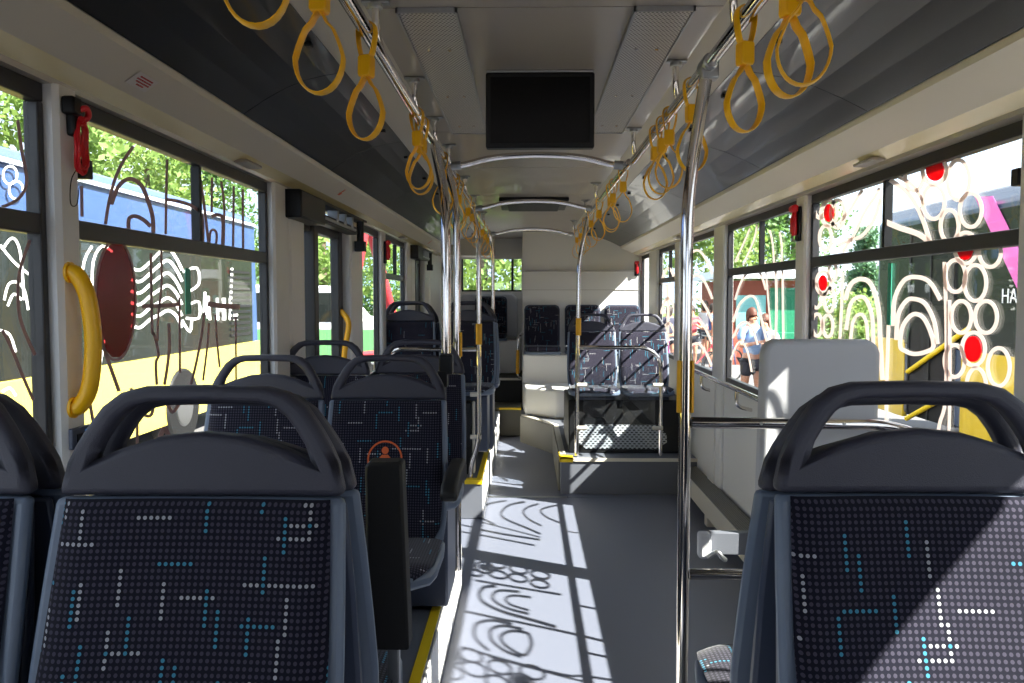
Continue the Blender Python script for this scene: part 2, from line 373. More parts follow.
# punched metal panels in the ceiling
for xa, xb, lab in ((-.338, -.18, 'perforated metal ceiling panel left of the screen'), (.272, .428, 'perforated metal ceiling panel right of the screen')):
    t = tag(empty('ceiling_vent_panel', ((xa + xb) / 2, 2.92, ZC)), lab, 'ceiling vent')
    hw = (xb - xa) / 2
    MB().box(-hw + .006, hw - .006, -.78, .78, -.010, -.0005).build('perforated_sheet', K['perf_metal'], t, smooth=False)
    MB().box(-hw, -hw + .006, -.786, .786, -.014, -.0005).box(hw - .006, hw, -.786, .786, -.014, -.0005).box(-hw, hw, -.786, -.78, -.014, -.0005).box(-hw, hw, .78, .786, -.014, -.0005).build('edge_frame', K['steel'], t, smooth=False)
    for yy in (-.46, .1, .62):
        for xx in (-.03, .03): MB().disc((xx, yy, -.012), .0055, 'z', .005, 12).build('screw', K['chrome'], t)
# roof hatch
t = tag(empty('roof_hatch', (.05, 6.45, ZC)), 'black rectangular roof hatch beyond the second arched bar', 'roof hatch')
MB().box(-.26, .26, -.33, .33, -.03, -.0005).build('hatch_frame', K['black'], t, bevel=.008)
MB().box(-.20, .20, -.27, .27, -.045, -.03).build('hatch_lid', K['rubber'], t, bevel=.01)

# ------------------------------------------------------------------ walls
WZ0, WZT0, WZT1, WZ1 = .965, 1.637, 1.682, 1.925
def pillar(mb, X, s, y0, y1, zt, depth=.05):
    # chamfered column standing proud of the glass; s = direction into the room
    xi = X + s * depth; xo = X - s * .018
    poly = [(xo, y0), (xi - s * .01, y0), (xi, y0 + .012), (xi, y1 - .012), (xi - s * .01, y1), (xo, y1)]
    mb.slab([poly], lambda u, v, t: (u, v, t), 0, zt)
wl = MB()
Lp = [(-2.3, -.1), (1.80, 1.89), (3.35, 3.55), (3.57, 3.80), (4.80, 5.14), (5.84, 5.99), (7.08, 7.30), (7.32, 7.56), (8.3, 8.66), (8.74, 10.4)]
for a, b in Lp: pillar(wl, XL, 1, a, b, 1.968)
for a, b in ((Y0, 3.94), (5.0, 7.6), (8.4, 10.4)): wl.box(XL - .06, XL + .03, a, b, 0, WZ0 - .02)
wl.box(XL - .06, XL + .012, Y0, Y1, 1.968, ZC + .05)
o = wl.build('wall_left', K['white'], smooth=False); struct(o, 'white left bus wall with columns between its windows', 'wall')
wr = MB()
Rp = [(-2.3, -.2), (2.0, 2.165), (3.80, 3.93), (5.36, 5.64), (6.95, 7.12), (8.12, 8.6)]
for a, b in Rp: pillar(wr, XR, -1, a, b, 1.968)
wr.box(XR - .03, XR + .06, Y0, 9.4, 0, WZ0 - .02)
for yy in (3.95, 5.6, 8.5): wr.box(XR - .06, XR - .028, yy - .09, yy + .09, .23, WZ0 - .04)
wr.box(XR - .012, XR + .06, Y0, Y1, 1.968, ZC + .05); wr.box(XR - .04, XR + .06, 9.36, Y1, 0, ZC + .05)
o = wr.build('wall_right', K['white'], smooth=False); struct(o, 'white right bus wall with columns between its windows', 'wall')
fw = MB().box(-1.14, 1.38, Y0 - .06, Y0, 0, 1.2).box(-1.14, 1.38, Y0 - .06, Y0, 1.9, ZC + .3).box(-1.14, -.95, Y0 - .06, Y0, 1.05, 1.9).box(1.2, 1.38, Y0 - .06, Y0, 1.05, 1.9)  # unseen front wall added to limit light reaching the seat fronts
struct(fw.build('wall_front', K['dark'], smooth=False), 'unseen dark front bulkhead added behind the viewer, windscreen opening narrowed to cut light', 'wall')
# rear: engine tower on the right and recessed rear wall on the left
tw = MB().box(-.055, 1.32, 9.4, Y1, 0, ZC + .05).box(-.055, 1.30, 9.36, 9.4, .0, 1.80)
tw = tw.build('wall_back', K['white'], smooth=False, bevel=.01); struct(tw, 'tall white engine tower panel across the rear right', 'wall')
for zz in (1.36 + .22, 1.79): MB().box(-.054, 1.29, 9.353, 9.36, zz, zz + .004).build('joint', K['ceil'], tw, smooth=False)
rb = MB()
RWx0, RWx1, RWz0, RWz1 = -.83, -.07, 1.57, 1.98
rb.box(-1.14, RWx0, Y1, Y1 + .05, 0, ZC + .1).box(RWx1, -.05, Y1, Y1 + .05, 0, ZC + .1).box(RWx0, RWx1, Y1, Y1 + .05, 0, RWz0).box(RWx0, RWx1, Y1, Y1 + .05, RWz1, ZC + .1)
o = rb.build('wall_rear', K['white'], smooth=False); struct(o, 'pale rear bus wall around the small back window', 'wall')
# rear box housing above rear window
o = MB().box(-1.08, -.40, 9.9, Y1 - .001, 2.0, ZC - .001).build('trim_4', K['cream'], smooth=False, bevel=.01); struct(o, 'cream equipment housing above the back window', 'trim')
wn = struct(empty('window_9', (0, 0, 0)), 'small rear window looking out on green trees', 'window')
MB().box(RWx0, RWx1, Y1 + .02, Y1 + .03, RWz0, RWz1).build('pane', K['glass'], wn, smooth=False)
MB().box(RWx0, RWx0 + .02, Y1, Y1 + .04, RWz0, RWz1).box(RWx0, RWx1, Y1, Y1 + .04, RWz0, RWz0 + .02).box(-.20, -.17, Y1, Y1 + .04, RWz0, RWz1).build('window_frame', K['frame'], wn, smooth=False)
# tower base: bench box, foot step
o = MB().box(-.05, 1.30, 9.0, 9.36, .2755, .87).build('trim_5', K['white'], smooth=False, bevel=.02); struct(o, 'white moulded base under the three tower seats', 'trim')
o = MB().slab([[(-.02, 8.5), (.3, 8.2), (1.30, 8.2), (1.30, 8.999), (-.05, 8.999)]], lambda u, v, t: (u, v, t), .2755, .56).build('trim_6', K['white'], smooth=False, bevel=.02); struct(o, 'white moulded foot step in front of the tower seats', 'trim')
o = MB().box(-.80, -.08, 9.95, Y1 - .001, .5705, .97).build('trim_7', K['white'], smooth=False, bevel=.02); struct(o, 'white moulded base under the rear left seat', 'trim')
o = MB().slab([[(-.86, 1.0), (-.12, 1.0), (-.12, 1.48), (-.18, 1.54), (-.80, 1.54), (-.86, 1.48)]], lambda u, v, t: (u, t, v), Y1 - .05, Y1 - .001).build('trim_8', K['pad'], bevel=.015); struct(o, 'pale moulded surround behind the rear left seat', 'trim')

# windows ---------------------------------------------------------
PXS = 250.0    # stroke width: metres on the pane -> picture units at that distance
RC = [0]
def ribbon(mb, X, pts, wd, closed=False, th=.0012, n=5, raw=False):
    lft = []; rgt = []
    if raw: S = spline(pts, n, closed)
    else: S = spline([Vector((a, b, 0)) for a, b in pts], n, closed)
    m = len(S); rng = range(m)
    for i in rng:
        a = S[i - 1] if (closed or i > 0) else S[i]; b = S[(i + 1) % m] if (closed or i < m - 1) else S[i]
        t = (b - a)
        if not raw:
            t = t.normalized() if t.length > 1e-6 else Vector((0, 1, 0)); nn = Vector((-t.y, t.x, 0)) * (wd * PXS / 2)
            p_, q_ = S[i] + nn, S[i] - nn; lft.append(on_x(p_.x, p_.y, X)); rgt.append(on_x(q_.x, q_.y, X)); continue
        t.x = 0
        if t.length < 1e-6: t = Vector((0, 0, 1))
        t.normalize(); nn = Vector((0, -t.z, t.y)) * (wd / 2)
        lft.append(S[i] + nn); rgt.append(S[i] - nn)
    RC[0] = (RC[0] + 1) % 7; sh = Vector(((RC[0] - 3) * .0007 * (1 if X < 0 else -1), 0, 0)); o1 = Vector((th / 4, 0, 0)); vs = []
    lft = [p + sh for p in lft]; rgt = [p + sh for p in rgt]
    for i in rng: vs += [lft[i] + o1, rgt[i] + o1, rgt[i] - o1, lft[i] - o1]
    fs = []
    for i in range(m if closed else m - 1):
        j = (i + 1) % m
        for k in range(4): fs.append((i * 4 + k, i * 4 + (k + 1) % 4, j * 4 + (k + 1) % 4, j * 4 + k))
    if not closed: fs += [(3, 2, 1, 0), tuple((m - 1) * 4 + k for k in range(4))]
    mb.add(vs, fs)
def ell(cx, cy, rx, ry, n=10): return [(cx + rx * math.cos(2 * math.pi * k / n), cy + ry * math.sin(2 * math.pi * k / n)) for k in range(n)]
def window(num, X, y0, y1, mull, label, transom=True):
    s = 1 if X < 0 else -1
    wn = struct(empty('window_%d' % num, (0, 0, 0)), label, 'window')
    xi, xo = sorted((X + s * .022, X - s * .012))
    f = MB(); f.box(xi, xo, y0, y1, WZ1, 1.968).box(xi, xo, y0, y0 + .022, WZ0 - .02, WZ1).box(xi, xo, y1 - .022, y1, WZ0 - .02, WZ1).box(xi, xo, y0 + .022, y1 - .022, WZ0 - .02, WZ0 + .015)
    if transom: f.box(xi, xo, y0 + .022, y1 - .022, WZT0, WZT1)
    f.build('window_frame', K['frame'], wn, smooth=False, bevel=.004)
    if mull:
        for ym in mull: MB().box(*sorted((X + s * .014, X - s * .014)), ym - .011, ym + .011, WZT1, WZ1).build('sash_bar', K['black'], wn, smooth=False)
    if transom:
        MB().box(X - .002, X + .002, y0 + .022, y1 - .022, WZ0 + .015, WZT0).build('lower_pane', K['glass'], wn, smooth=False)
        MB().box(X - .002, X + .002, y0 + .022, y1 - .022, WZT1, WZ1).build('upper_pane', K['glass'], wn, smooth=False)
    else: MB().box(X - .002, X + .002, y0 + .022, y1 - .022, WZ0 + .015, WZ1).build('pane', K['glass'], wn, smooth=False)
    return wn
W1 = window(1, XL, -.1, 1.80, [.9], 'nearest left window half hidden at the frame edge')
W2 = window(2, XL, 1.89, 3.35, [2.68], 'large left window with line decals tinted brown for shade and maroon oval')
W3 = window(3, XL, 5.14, 5.84, None, 'narrow left window just beyond the door', False)
W4 = window(4, XL, 5.99, 7.08, [6.7], 'left window before the far door, red pattern outside')
W5 = window(5, XR, 2.165, 3.80, [3.05], 'large right window with flower decals')
W6 = window(6, XR, 3.93, 5.36, [4.66], 'right window with arch lines beyond the red hammer')
W7 = window(7, XR, 5.64, 6.95, None, 'undivided right window with stacked white arcs', False)
W8 = window(8, XR, 7.12, 8.12, [7.6], 'far right divided window before the engine tower')
W10 = window(10, XR, -.2, 2.0, [1.5], 'right window beside the nearest right seat')
W11 = window(11, XR, 8.6, 9.36, None, 'narrow last right window beside the engine tower', False)

dL = XL + .006; dR = XR - .006
# decals on the large right window
d = MB(); red = MB()
def flower(mb, rd, X, c, rr, petals, wd=.016, ring=True):
    if rd is not None:
        P = [on_x(a, b, X) for a, b in ell(c[0], c[1], rr[0], rr[1], 18)]; o1 = Vector((.0012, 0, 0)); n = len(P)
        rd.add([p - o1 for p in P] + [p + o1 for p in P], [tuple(range(n)), tuple(range(2 * n - 1, n - 1, -1))] + [(i, (i + 1) % n, (i + 1) % n + n, i + n) for i in range(n)])
    if ring: ribbon(mb, X + (.0014 if X < 0 else -.0014), ell(c[0], c[1], rr[0] + 3, rr[1] + 3.5), wd, True)
    for (a, b, ra, rb_) in petals: ribbon(mb, X, ell(a, b, ra, rb_), wd, True)
flower(d, red, dR, (973, 349), (8.5, 13), [(961, 317, 10, 16), (986, 317, 11, 16), (999, 367, 11, 19), (955, 361, 10, 16), (977, 388, 10, 20)])
flower(d, red, dR, (965, 248), (8, 12), [(955, 276, 10, 16), (975, 283, 11, 18), (990, 252, 11, 15), (971, 210, 11, 17), (950, 226, 9, 16)])
flower(d, red, dR, (935, 170), (9, 11), [(933, 202, 11, 17), (958, 180, 11, 20), (914, 176, 9, 15)])
flower(d, red, dR, (829, 213), (5, 9), [(820, 205, 6, 13), (838, 214, 7, 14), (826, 238, 6, 12)], .014)
flower(d, red, dR, (823, 283), (4.2, 8), [(816, 296, 5, 12), (829, 300, 5, 12), (817, 325, 5, 11), (828, 326, 5, 11), (833, 272, 4, 9), (818, 352, 5, 11), (830, 352, 5, 11)], .013)
for pl, wd in (([(893, 326), (894, 300), (903, 281), (915, 277), (929, 282), (940, 300)], .017),
               ([(896, 340), (898, 315), (906, 301), (914, 299), (925, 304), (934, 322), (937, 344)], .017),
               ([(886, 222), (900, 228), (918, 234), (929, 242), (934, 250)], .022),
               ([(890, 180), (905, 190), (917, 206), (926, 228), (932, 250)], .018),
               ([(899, 177), (914, 186), (925, 205)], .014),
               ([(945, 262), (947, 330), (946, 400), (940, 425), (935, 460)], .014), ([(949, 300), (949, 400), (947, 460)], .012),
               ([(845, 300), (850, 285), (860, 279), (871, 285), (878, 310), (880, 345), (882, 380)], .018),
               ([(846, 330), (850, 305), (858, 297), (866, 300), (872, 318), (873, 345)], .015),
               ([(850, 345), (853, 322), (860, 314), (866, 322), (868, 345)], .013),
               ([(843, 272), (842, 300), (840, 340), (838, 380)], .012),
               ([(838, 246), (850, 240), (862, 236), (873, 222), (879, 206), (881, 198)], .014),
               ([(843, 252), (856, 232), (864, 214), (876, 196), (880, 188)], .012),
               ([(836, 225), (848, 212), (858, 196), (862, 190)], .012),
               ([(888, 325), (887, 360), (886, 400), (886, 440)], .014)):
    ribbon(d, dR, pl, wd)
ribbon(d, dR, [(900, 346), (902, 328), (909, 317), (916, 314), (924, 319), (931, 334), (933, 347), (925, 352), (914, 354), (905, 351)], .017, True)
d.build('line_decal', K['decal'], W5, smooth=False); red.build('red_decal', K['decal_red'], W5, smooth=False)
g = MB(); g.slab([[(889.5, 263), (889.5, 325)]], lambda u, v, t: (0, 0, 0), 0, 0) if False else None
a = on_x(892, 263, dR); b = on_x(887, 325, dR); MB().box(dR - .0012, dR + .0012, a.y, b.y, b.z, a.z).build('green_label', K['decal_green'], W5, smooth=False)
# latch on the window corner
MB().box(XR - .05, XR - .02, 2.165, 2.20, 1.79, 1.835).build('sash_latch', K['black'], W5, bevel=.004)
# right window 6
PXS = 150.0
d = MB()
for pl, wd in (([(735, 300), (742, 280), (752, 270), (760, 273), (766, 290)], .014), ([(733, 322), (740, 304), (750, 296), (757, 302), (764, 330), (768, 345)], .016),
               ([(733, 338), (739, 326), (746, 322), (753, 330), (758, 345)], .014), ([(731, 360), (737, 345), (742, 342), (748, 352), (752, 372)], .013),
               ([(775, 262), (776, 300), (775, 345)], .016), ([(782, 262), (783, 340)], .014), ([(765, 262), (768, 300), (772, 345)], .01),
               ([(735, 262), (745, 240), (750, 228)], .012), ([(743, 265), (754, 240), (757, 224)], .012), ([(770, 230), (773, 245), (774, 264)], .012), ([(780, 232), (782, 246), (782, 264)], .012)):
    ribbon(d, dR, pl, wd)
d.build('line_decal', K['decal'], W6, smooth=False)
PXS = 90.0
d = MB()
for i, yy in enumerate((252, 277, 300, 322, 345)):
    ribbon(d, dR, [(676, yy + 26), (684, yy + 8), (692, yy), (699, yy - 1), (706, yy + 8), (712, yy + 22)], .026)
d.build('line_decal', K['decal'], W7, smooth=False)
d = MB()
for i, yy in enumerate((270, 300, 325)): ribbon(d, dR, [(661, yy + 14), (666, yy), (671, yy), (676, yy + 12)], .03)
ribbon(d, dR, [(667, 284), (668, 310), (667, 345)], .03)
d.build('line_decal', K['decal'], W8, smooth=False)
d = MB()    # nearest right window (sun through it falls in the aisle)
for cy_, cz_ in ((1.2, 1.3), (1.55, 1.3), (.9, 1.75), (1.8, 1.8)):
    for rr in (.07, .12, .17):
        ribbon(d, dR, [Vector((dR, cy_ - rr, cz_ - .08)), Vector((dR, cy_ - rr * .8, cz_ + rr * .6)), Vector((dR, cy_, cz_ + rr)), Vector((dR, cy_ + rr * .8, cz_ + rr * .6)), Vector((dR, cy_ + rr, cz_ - .08))], .014, raw=True)
d.build('line_decal', K['decal'], W10, smooth=False)
# left windows
PXS = 230.0
d = MB()
q = lambda l: [(70 + a / 4.555, 120 + b / 4.555) for a, b in l]
q2 = lambda l: [(70 + a / 4.555, 240 + b / 4.555) for a, b in l]
for pl, wd in ((q([(165, 475), (180, 380), (205, 280), (245, 190), (292, 120)]), .014), (q([(190, 385), (225, 300), (275, 268), (325, 295), (355, 360), (378, 440), (382, 515)]), .018),
               (q([(268, 500), (270, 450), (300, 438), (340, 458), (368, 485)]), .017), (q([(442, 180), (438, 350), (436, 520)]), .011), (q([(440, 362), (500, 372), (560, 395), (600, 440), (604, 560)]), .014),
               (q([(50, 300), (52, 440)]), .014), (q([(585, 245), (600, 330), (612, 420), (628, 560)]), .012), (q([(650, 262), (648, 420)]), .01), (q([(690, 280), (702, 360), (705, 450)]), .01),
               (q([(645, 440), (675, 432), (698, 455), (697, 570)]), .016), (q([(635, 560), (640, 510), (655, 500), (668, 520), (665, 570)]), .010), (q([(745, 300), (742, 580)]), .01), (q([(785, 315), (787, 585)]), .01),
               (q2([(365, 60), (368, 300), (372, 420), (380, 430), (400, 520), (388, 560), (392, 660)]), .012), (q2([(418, 30), (420, 200), (405, 350), (402, 460)]), .010),
               (q2([(452, 380), (455, 480), (445, 580), (432, 660)]), .013), (q2([(500, 260), (502, 605)]), .010), (q2([(612, 330), (600, 430), (575, 560), (550, 660)]), .011),
               (q2([(632, 380), (625, 480), (605, 640)]), .009), (q2([(660, 340), (668, 460), (680, 580)]), .009), (q2([(752, 350), (754, 640)]), .008),
               (q2([(630, 290), (690, 300), (775, 305)]), .024), (q2([(330, 302), (400, 300), (470, 296), (500, 290)]), .018), (q2([(120, 280), (130, 400), (165, 520), (225, 690)]), .016),
               ([(131, 388), (138, 410), (150, 416), (154, 404), (156, 396)], .014), ([(137, 416), (137, 450)], .012), ([(165, 398), (172, 412), (182, 398)], .014), ([(86, 385), (92, 420), (96, 440)], .014),
               ([(158, 446), (165, 428), (170, 440)], .02)):
    ribbon(d, dL, pl, wd)
ribbon(d, dL, ell(116, 300, 20, 60, 16), .012, True)
d.build('line_decal', K['decal_shaded'], W2, smooth=False)
mr = MB(); flower(MB(), mr, dL, (116, 300), (19, 58), [], ring=False)
mr.build('maroon_oval_decal', K['decal_maroon'], W2, smooth=False)
g1 = on_x(185, 268, dL); g2 = on_x(191, 314, dL); MB().box(dL - .001, dL + .001, g1.y, g2.y, g2.z, g1.z).build('green_label', K['decal_green'], W2, smooth=False)
d = MB()
for pl, wd in (([(18, 120), (22, 150), (27, 180), (22, 195), (12, 203), (2, 207)], .014), ([(30, 240), (20, 270), (18, 300), (22, 325), (35, 355)], .014), ([(2, 330), (12, 350), (22, 375), (33, 400)], .014)):
    ribbon(d, dL, pl, wd)
d.build('line_decal', K['decal_shaded'], W1, smooth=False)
# sash latch and lanyard on the left window
MB().box(XL + .018, XL + .06, 1.895, 1.93, 1.775, 1.82).build('sash_latch', K['black'], W2, bevel=.004)

# doors -----------------------------------------------------------
def door(num, y0, y1, label):
    dn = struct(empty('door_%d' % num, (0, 0, 0)), label, 'door')
    ym = (y0 + y1) / 2
    f = MB()
    f.box(XL - .05, XL + .0, y0, y0 + .10, 0, 1.93).box(XL - .05, XL + .0, y1 - .10, y1, 0, 1.93).box(XL - .05, XL, y0 + .10, y1 - .10, 0, .12).box(XL - .05, XL, y0 + .10, y1 - .10, 1.83, 1.93).box(XL - .05, XL + .02, y0 + .28, y0 + .36, 0, 1.93)
    f.build('door_frame', K['frame'], dn, smooth=False, bevel=.006)
    MB().box(XL - .03, XL - .022, y0 + .10, y0 + .28, .12, 1.83).build('pane', K['glass'], dn, smooth=False)
    MB().box(XL - .03, XL - .022, y0 + .36, y1 - .10, .12, 1.83).build('pane', K['glass'], dn, smooth=False)
    return dn
D1 = door(1, 3.81, 4.80, 'dark framed left passenger door between the columns')
D2 = door(2, 7.57, 8.30, 'far left passenger door near the rear seats')
MB().tube(fillet([(XL + .0, 4.74, 1.42), (XL + .06, 4.70, 1.36), (XL + .03, 4.66, 1.15), (XL + .06, 4.64, .95), (XL + .0, 4.62, .85)], .06), .016).build('door_handle', K['ysleeve'], D1)
for ya, yb, lab in ((3.50, 4.98, 'black door operator with linkage rods above the nearer left door'), (7.25, 8.45, 'black door operator above the far left door')):
    t = tag(empty('door_operator', (XL + .06, ya, 1.86)), lab, 'door mechanism'); Ln = yb - ya
    MB().box(-.03, .06, 0, .42 * Ln / 1.48, -.02, .10).box(-.03, .035, .3 * Ln / 1.48, Ln * .86, .0, .045).build('motor_housing', K['black'], t, bevel=.008)
    MB().box(-.03, .05, 0, Ln, .086, .10).build('mounting_rail', K['black'], t, smooth=False)
    MB().tube([(.03, .1, .03), (.04, Ln * .8, .02)], .008).build('linkage_rod', K['steel'], t)
    for k in (.5, .62, .74): MB().box(-.01, .045, Ln * k, Ln * k + .03, .02, .09).build('bracket', K['steel'], t, bevel=.003)
    MB().tube([(.03, Ln * .93, .095), (.03, Ln * .93, -.08)], .022).box(.0, .06, Ln * .91, Ln * .95, -.09, -.03).build('hinge_motor', K['black'], t)

# ------------------------------------------------------------------ seats
def seat_fn(T=1.065, lean=.19):
    def fn(u, v, t):     # u across, v height, t depth behind front
        yo = (v - T) * .10 if v > .91 else -.0155 + (v - .91) * .27
        return (u, yo - .30 * u * u + t, v)
    return fn
def lerp(a, b, t): return a + (b - a) * t
def prof(v):    # half width of shell by height
    tb = [(.40, .17), (.46, .20), (.55, .212), (.75, .208), (.91, .200)]
    for (a, wa), (b, wb) in zip(tb, tb[1:]):
        if v <= b: return lerp(wa, wb, (v - a) / (b - a))
    return .2
def grid_faces(vs_, wf, nu):
    fs = []
    for a, b in zip(vs_, vs_[1:]):
        for i in range(nu):
            t0, t1 = -1 + 2 * i / nu, -1 + 2 * (i + 1) / nu
            fs.append([(t0 * wf(a), a), (t1 * wf(a), a), (t1 * wf(b), b), (t0 * wf(b), b)])
    return fs
def make_seat(name, label, arm=None, emblem=False, ped='box', raise_=0.0):
    r = tag(empty(name), label, 'seat'); fn = seat_fn()
    # head frame with grab opening
    OUT = [(-.190, .955), (-.179, .978), (-.163, 1.005), (-.143, 1.033), (-.118, 1.052), (-.088, 1.060), (0, 1.062)]
    OUT = OUT + [(-a, b) for a, b in reversed(OUT[:-1])]
    INN = [(-.150, .960), (-.143, .980), (-.130, 1.001), (-.115, 1.020), (-.097, 1.033), (-.074, 1.038), (0, 1.040)]
    INN = INN + [(-a, b) for a, b in reversed(INN[:-1])]
    fs = []
    for i in range(len(OUT) - 1): fs.append([OUT[i], OUT[i + 1], INN[i + 1], INN[i]])
    top = [(-.190, .955), (-.150, .960), (-.11, .976), (-.06, .991), (0, .997), (.06, .991), (.11, .976), (.150, .960), (.190, .955)]
    bot = [(-.200, .910), (-.150, .910), (-.11, .910), (-.06, .910), (0, .910), (.06, .910), (.11, .910), (.150, .910), (.200, .910)]
    for i in range(8): fs.append([bot[i], bot[i + 1], top[i + 1], top[i]])
    hb = MB().slab(fs, lambda u, v, t: (u, fn(0, v, t)[1] - .08 * u * u, v), -.006, .028)
    hb.build('head_frame', K['head'], r, bevel=.012, seg=4)
    # shell behind cushion
    vs_ = [.41, .46, .52, .60, .70, .80, .908]
    MB().slab(grid_faces(vs_, prof, 6), lambda u, v, t: fn(u, v, t), .0, .024).build('backrest_shell', K['shell'], r, bevel=.008)
    wf = lambda v: prof(v) - .014
    MB().slab(grid_faces([.36, .46, .6, .75, .90], wf, 6), lambda u, v, t: (u, fn(0, v, t * (1 + (.9 - v) * 4))[1] - .1 * u * u, v), .024, .036).build('back_panel', K['shell2'], r, bevel=.01)
    # fabric pad
    cw = lambda v: prof(v) - .017 - (.012 if v < .5 else 0)
    rows = [.455, .47, .50, .56, .64, .72, .80, .86, .895, .909]
    pad = MB(); nu = 10
    def bul(u, v):
        e = min(1, (1 - abs(u) / cw(v)) * 7) ; f = min(1, (v - .453) / .03, (.911 - v) / .012 + .2)
        return -.004 - .016 * math.sqrt(max(0, min(e, 1))) * max(0, min(1, f)) - (.012 * math.exp(-((v - .60) / .08) ** 2))
    idx = []
    for v in rows:
        idx.append([pad.v.append((u, fn(u, v, bul(u, v))[1], v)) or len(pad.v) - 1 for u in [cw(v) * math.sin(math.pi / 2 * (-1 + 2 * i / nu)) for i in range(nu + 1)]])
    for a, b in zip(idx, idx[1:]):
        for i in range(nu): pad.f.append((a[i], a[i + 1], b[i + 1], b[i]))
    cu = pad.build('backrest_cushion', K['fabric'], r, uv=lambda c: (c.x + .5, c.z))
    if emblem:
        yy = lambda u, v: fn(u, v, bul(u, v))[1] - .0035
        em = MB(); n = 32
        def strip_ring(cx, cz, r0, r1, n, sx=1.0):
            vs = []
            for k in range(n):
                a = 2 * math.pi * k / n
                for rr in (r0, r1):
                    u_, v_ = cx + rr * math.cos(a) * sx, cz + rr * math.sin(a); vs.append((u_, yy(u_, v_), v_))
            em.add(vs, [(2 * k, 2 * k + 1, (2 * k + 3) % (2 * n), (2 * k + 2) % (2 * n)) for k in range(n)])
        strip_ring(0, .72, .053, .059, n)
        strip_ring(0, .747, .0, .012, 14)
        pts = [(-.026, .700), (-.020, .722), (-.010, .733), (.010, .733), (.020, .722), (.026, .700), (.016, .690), (-.016, .690)]
        em.add([(u, yy(u, v), v) for u, v in pts], [tuple(range(8))])
        em.build('pictogram', K['orange'], cu, smooth=False)
    # seat cushion
    cs = MB(); nu = 10; ny = 12; idx = []
    for j in range(ny + 1):
        t = j / ny; y = -.13 - .385 * t
        wdt = .197 * (1 - .35 * max(0, (t - .72) / .28) ** 3)
        row = []
        for i in range(nu + 1):
            s_ = math.sin(math.pi / 2 * (-1 + 2 * i / nu)); u = wdt * s_
            zt = .468 + .012 * t - .02 * (abs(s_) ** 6) + .012 * abs(s_) ** 2 - .035 * max(0, (t - .8) / .2) ** 2
            cs.v.append((u, y - .012 * (1 - s_ * s_) * t, zt)); row.append(len(cs.v) - 1)
        idx.append(row)
    for a, b in zip(idx, idx[1:]):
        for i in range(nu): cs.f.append((a[i], b[i], b[i + 1], a[i + 1]))
    cs.build('seat_cushion', K['fabric'], r, uv=lambda c: (c.x + .5, c.y))
    ol = [(-.2, -.09), (.2, -.09), (.207, -.2), (.207, -.38), (.195, -.455), (.145, -.505), (0, -.52), (-.145, -.505), (-.195, -.455), (-.207, -.38), (-.207, -.2)]
    MB().slab([list(reversed(ol))], lambda u, v, t: (u, v, t + .012 * min(1, (-.09 - v) / .4)), .405, .446).build('seat_shell', K['shell'], r, bevel=.012)
    mu = MB()
    if ped == 'cant': mu.box(-.15, .12, -.36, -.06, .37, .405).tube([(-.12, -.10, .38), (-.12, -.10, .012)], .022)
    elif ped == 'box': mu.box(-.16, .16, -.42, -.06, .012 - raise_, .405)
    else: mu.box(-.15, .15, -.40, .0, .345, .405).tube(fillet([(.0, -.30, .36), (.0, -.30, .012 - raise_)], .05), .03)
    mu.build('pedestal', K['shell2'], r, bevel=.01)
    if arm == 'up':     # folded up beside the back
        a = MB(); a.slab([[(-.035, .0), (.035, .0), (.035, .35), (.02, .37), (-.02, .37), (-.035, .35)]], lambda u, v, t: (.245 + u * .9, -.14 + t + v * .12, .52 + v), 0, .05)
        a.build('armrest', K['rubber'], r, bevel=.008)
        MB().tube([(.245, -.12, .30), (.245, -.12, .53)], .011).build('armrest_bracket', K['steel'], r)
    if arm == 'down':
        pts = [(-.05, .70), (-.10, .725), (-.30, .725), (-.42, .715), (-.455, .69), (-.45, .665), (-.40, .66), (-.2, .665), (-.06, .64)]
        MB().slab([pts], lambda u, v, t: (.222 + t, u, v), 0, .05).build('armrest', K['rubber'], r, bevel=.010)
    return r
def put(o, x, y, zb, face=1, label=None, group=None):
    o.location = (x, y, zb); o.rotation_euler = (0, 0, 0 if face == 1 else math.pi)
    if label: o['label'] = label
    if group: o['group'] = group
    return o
PL = .24
s0 = put(make_seat('bus_seat', 'x', raise_=.075), -.452, 1.135, PL + .074, 1, 'nearest dotted fabric bus seat on the left aisle, big in foreground')
def seat(x, y, zb, face, label, src): return put(copy_tree(src), x, y, zb, face, label)
seat(-.890, 1.135, PL + .074, 1, 'window seat at the lower left frame edge, mostly cut off', s0)
sr = put(make_seat('bus_seat', 'x', arm=None, raise_=.075), -.890, 1.196, PL + .064, -1, 'slate back of rear facing window seat behind the nearest left seats')
sa = put(make_seat('bus_seat', 'x', arm=None, raise_=.075), -.452, 1.196, PL + .064, -1, 'rear facing left aisle seat with upright black armrest')
# its upright armrest on the aisle side
MB().slab([[(-.044, .0), (.044, .0), (.040, .08), (.034, .12), (.032, .352), (.026, .36), (-.034, .36), (-.036, .355)]], lambda u, v, t: (-.188 + u, -.30 - t * (1 - .3 * v) + .06 * v, .535 + v), 0, .055).build('armrest', K['rubber'], sa, bevel=.008)
MB().box(-.209, -.187, -.345, -.325, .30, .545).build('armrest_bracket', K['steel'], sa, bevel=.003)
seat(.540, 1.135, 0.322, 1, 'nearest right seat, dotted fabric crossed by a diagonal sun stripe', s0)
seat(.540, 1.196, 0.306, -1, 'rear facing right aisle seat, back to back with nearest right seat', sr)
seat(.965, 1.196, 0.304, -1, 'rear facing right window seat at the frame edge', sr)
b2 = put(make_seat('bus_seat', 'x', arm='down', emblem=True, ped='cant'), -.475, 2.80, PL, 1, 'second row left aisle seat with orange pictogram and lowered armrest')
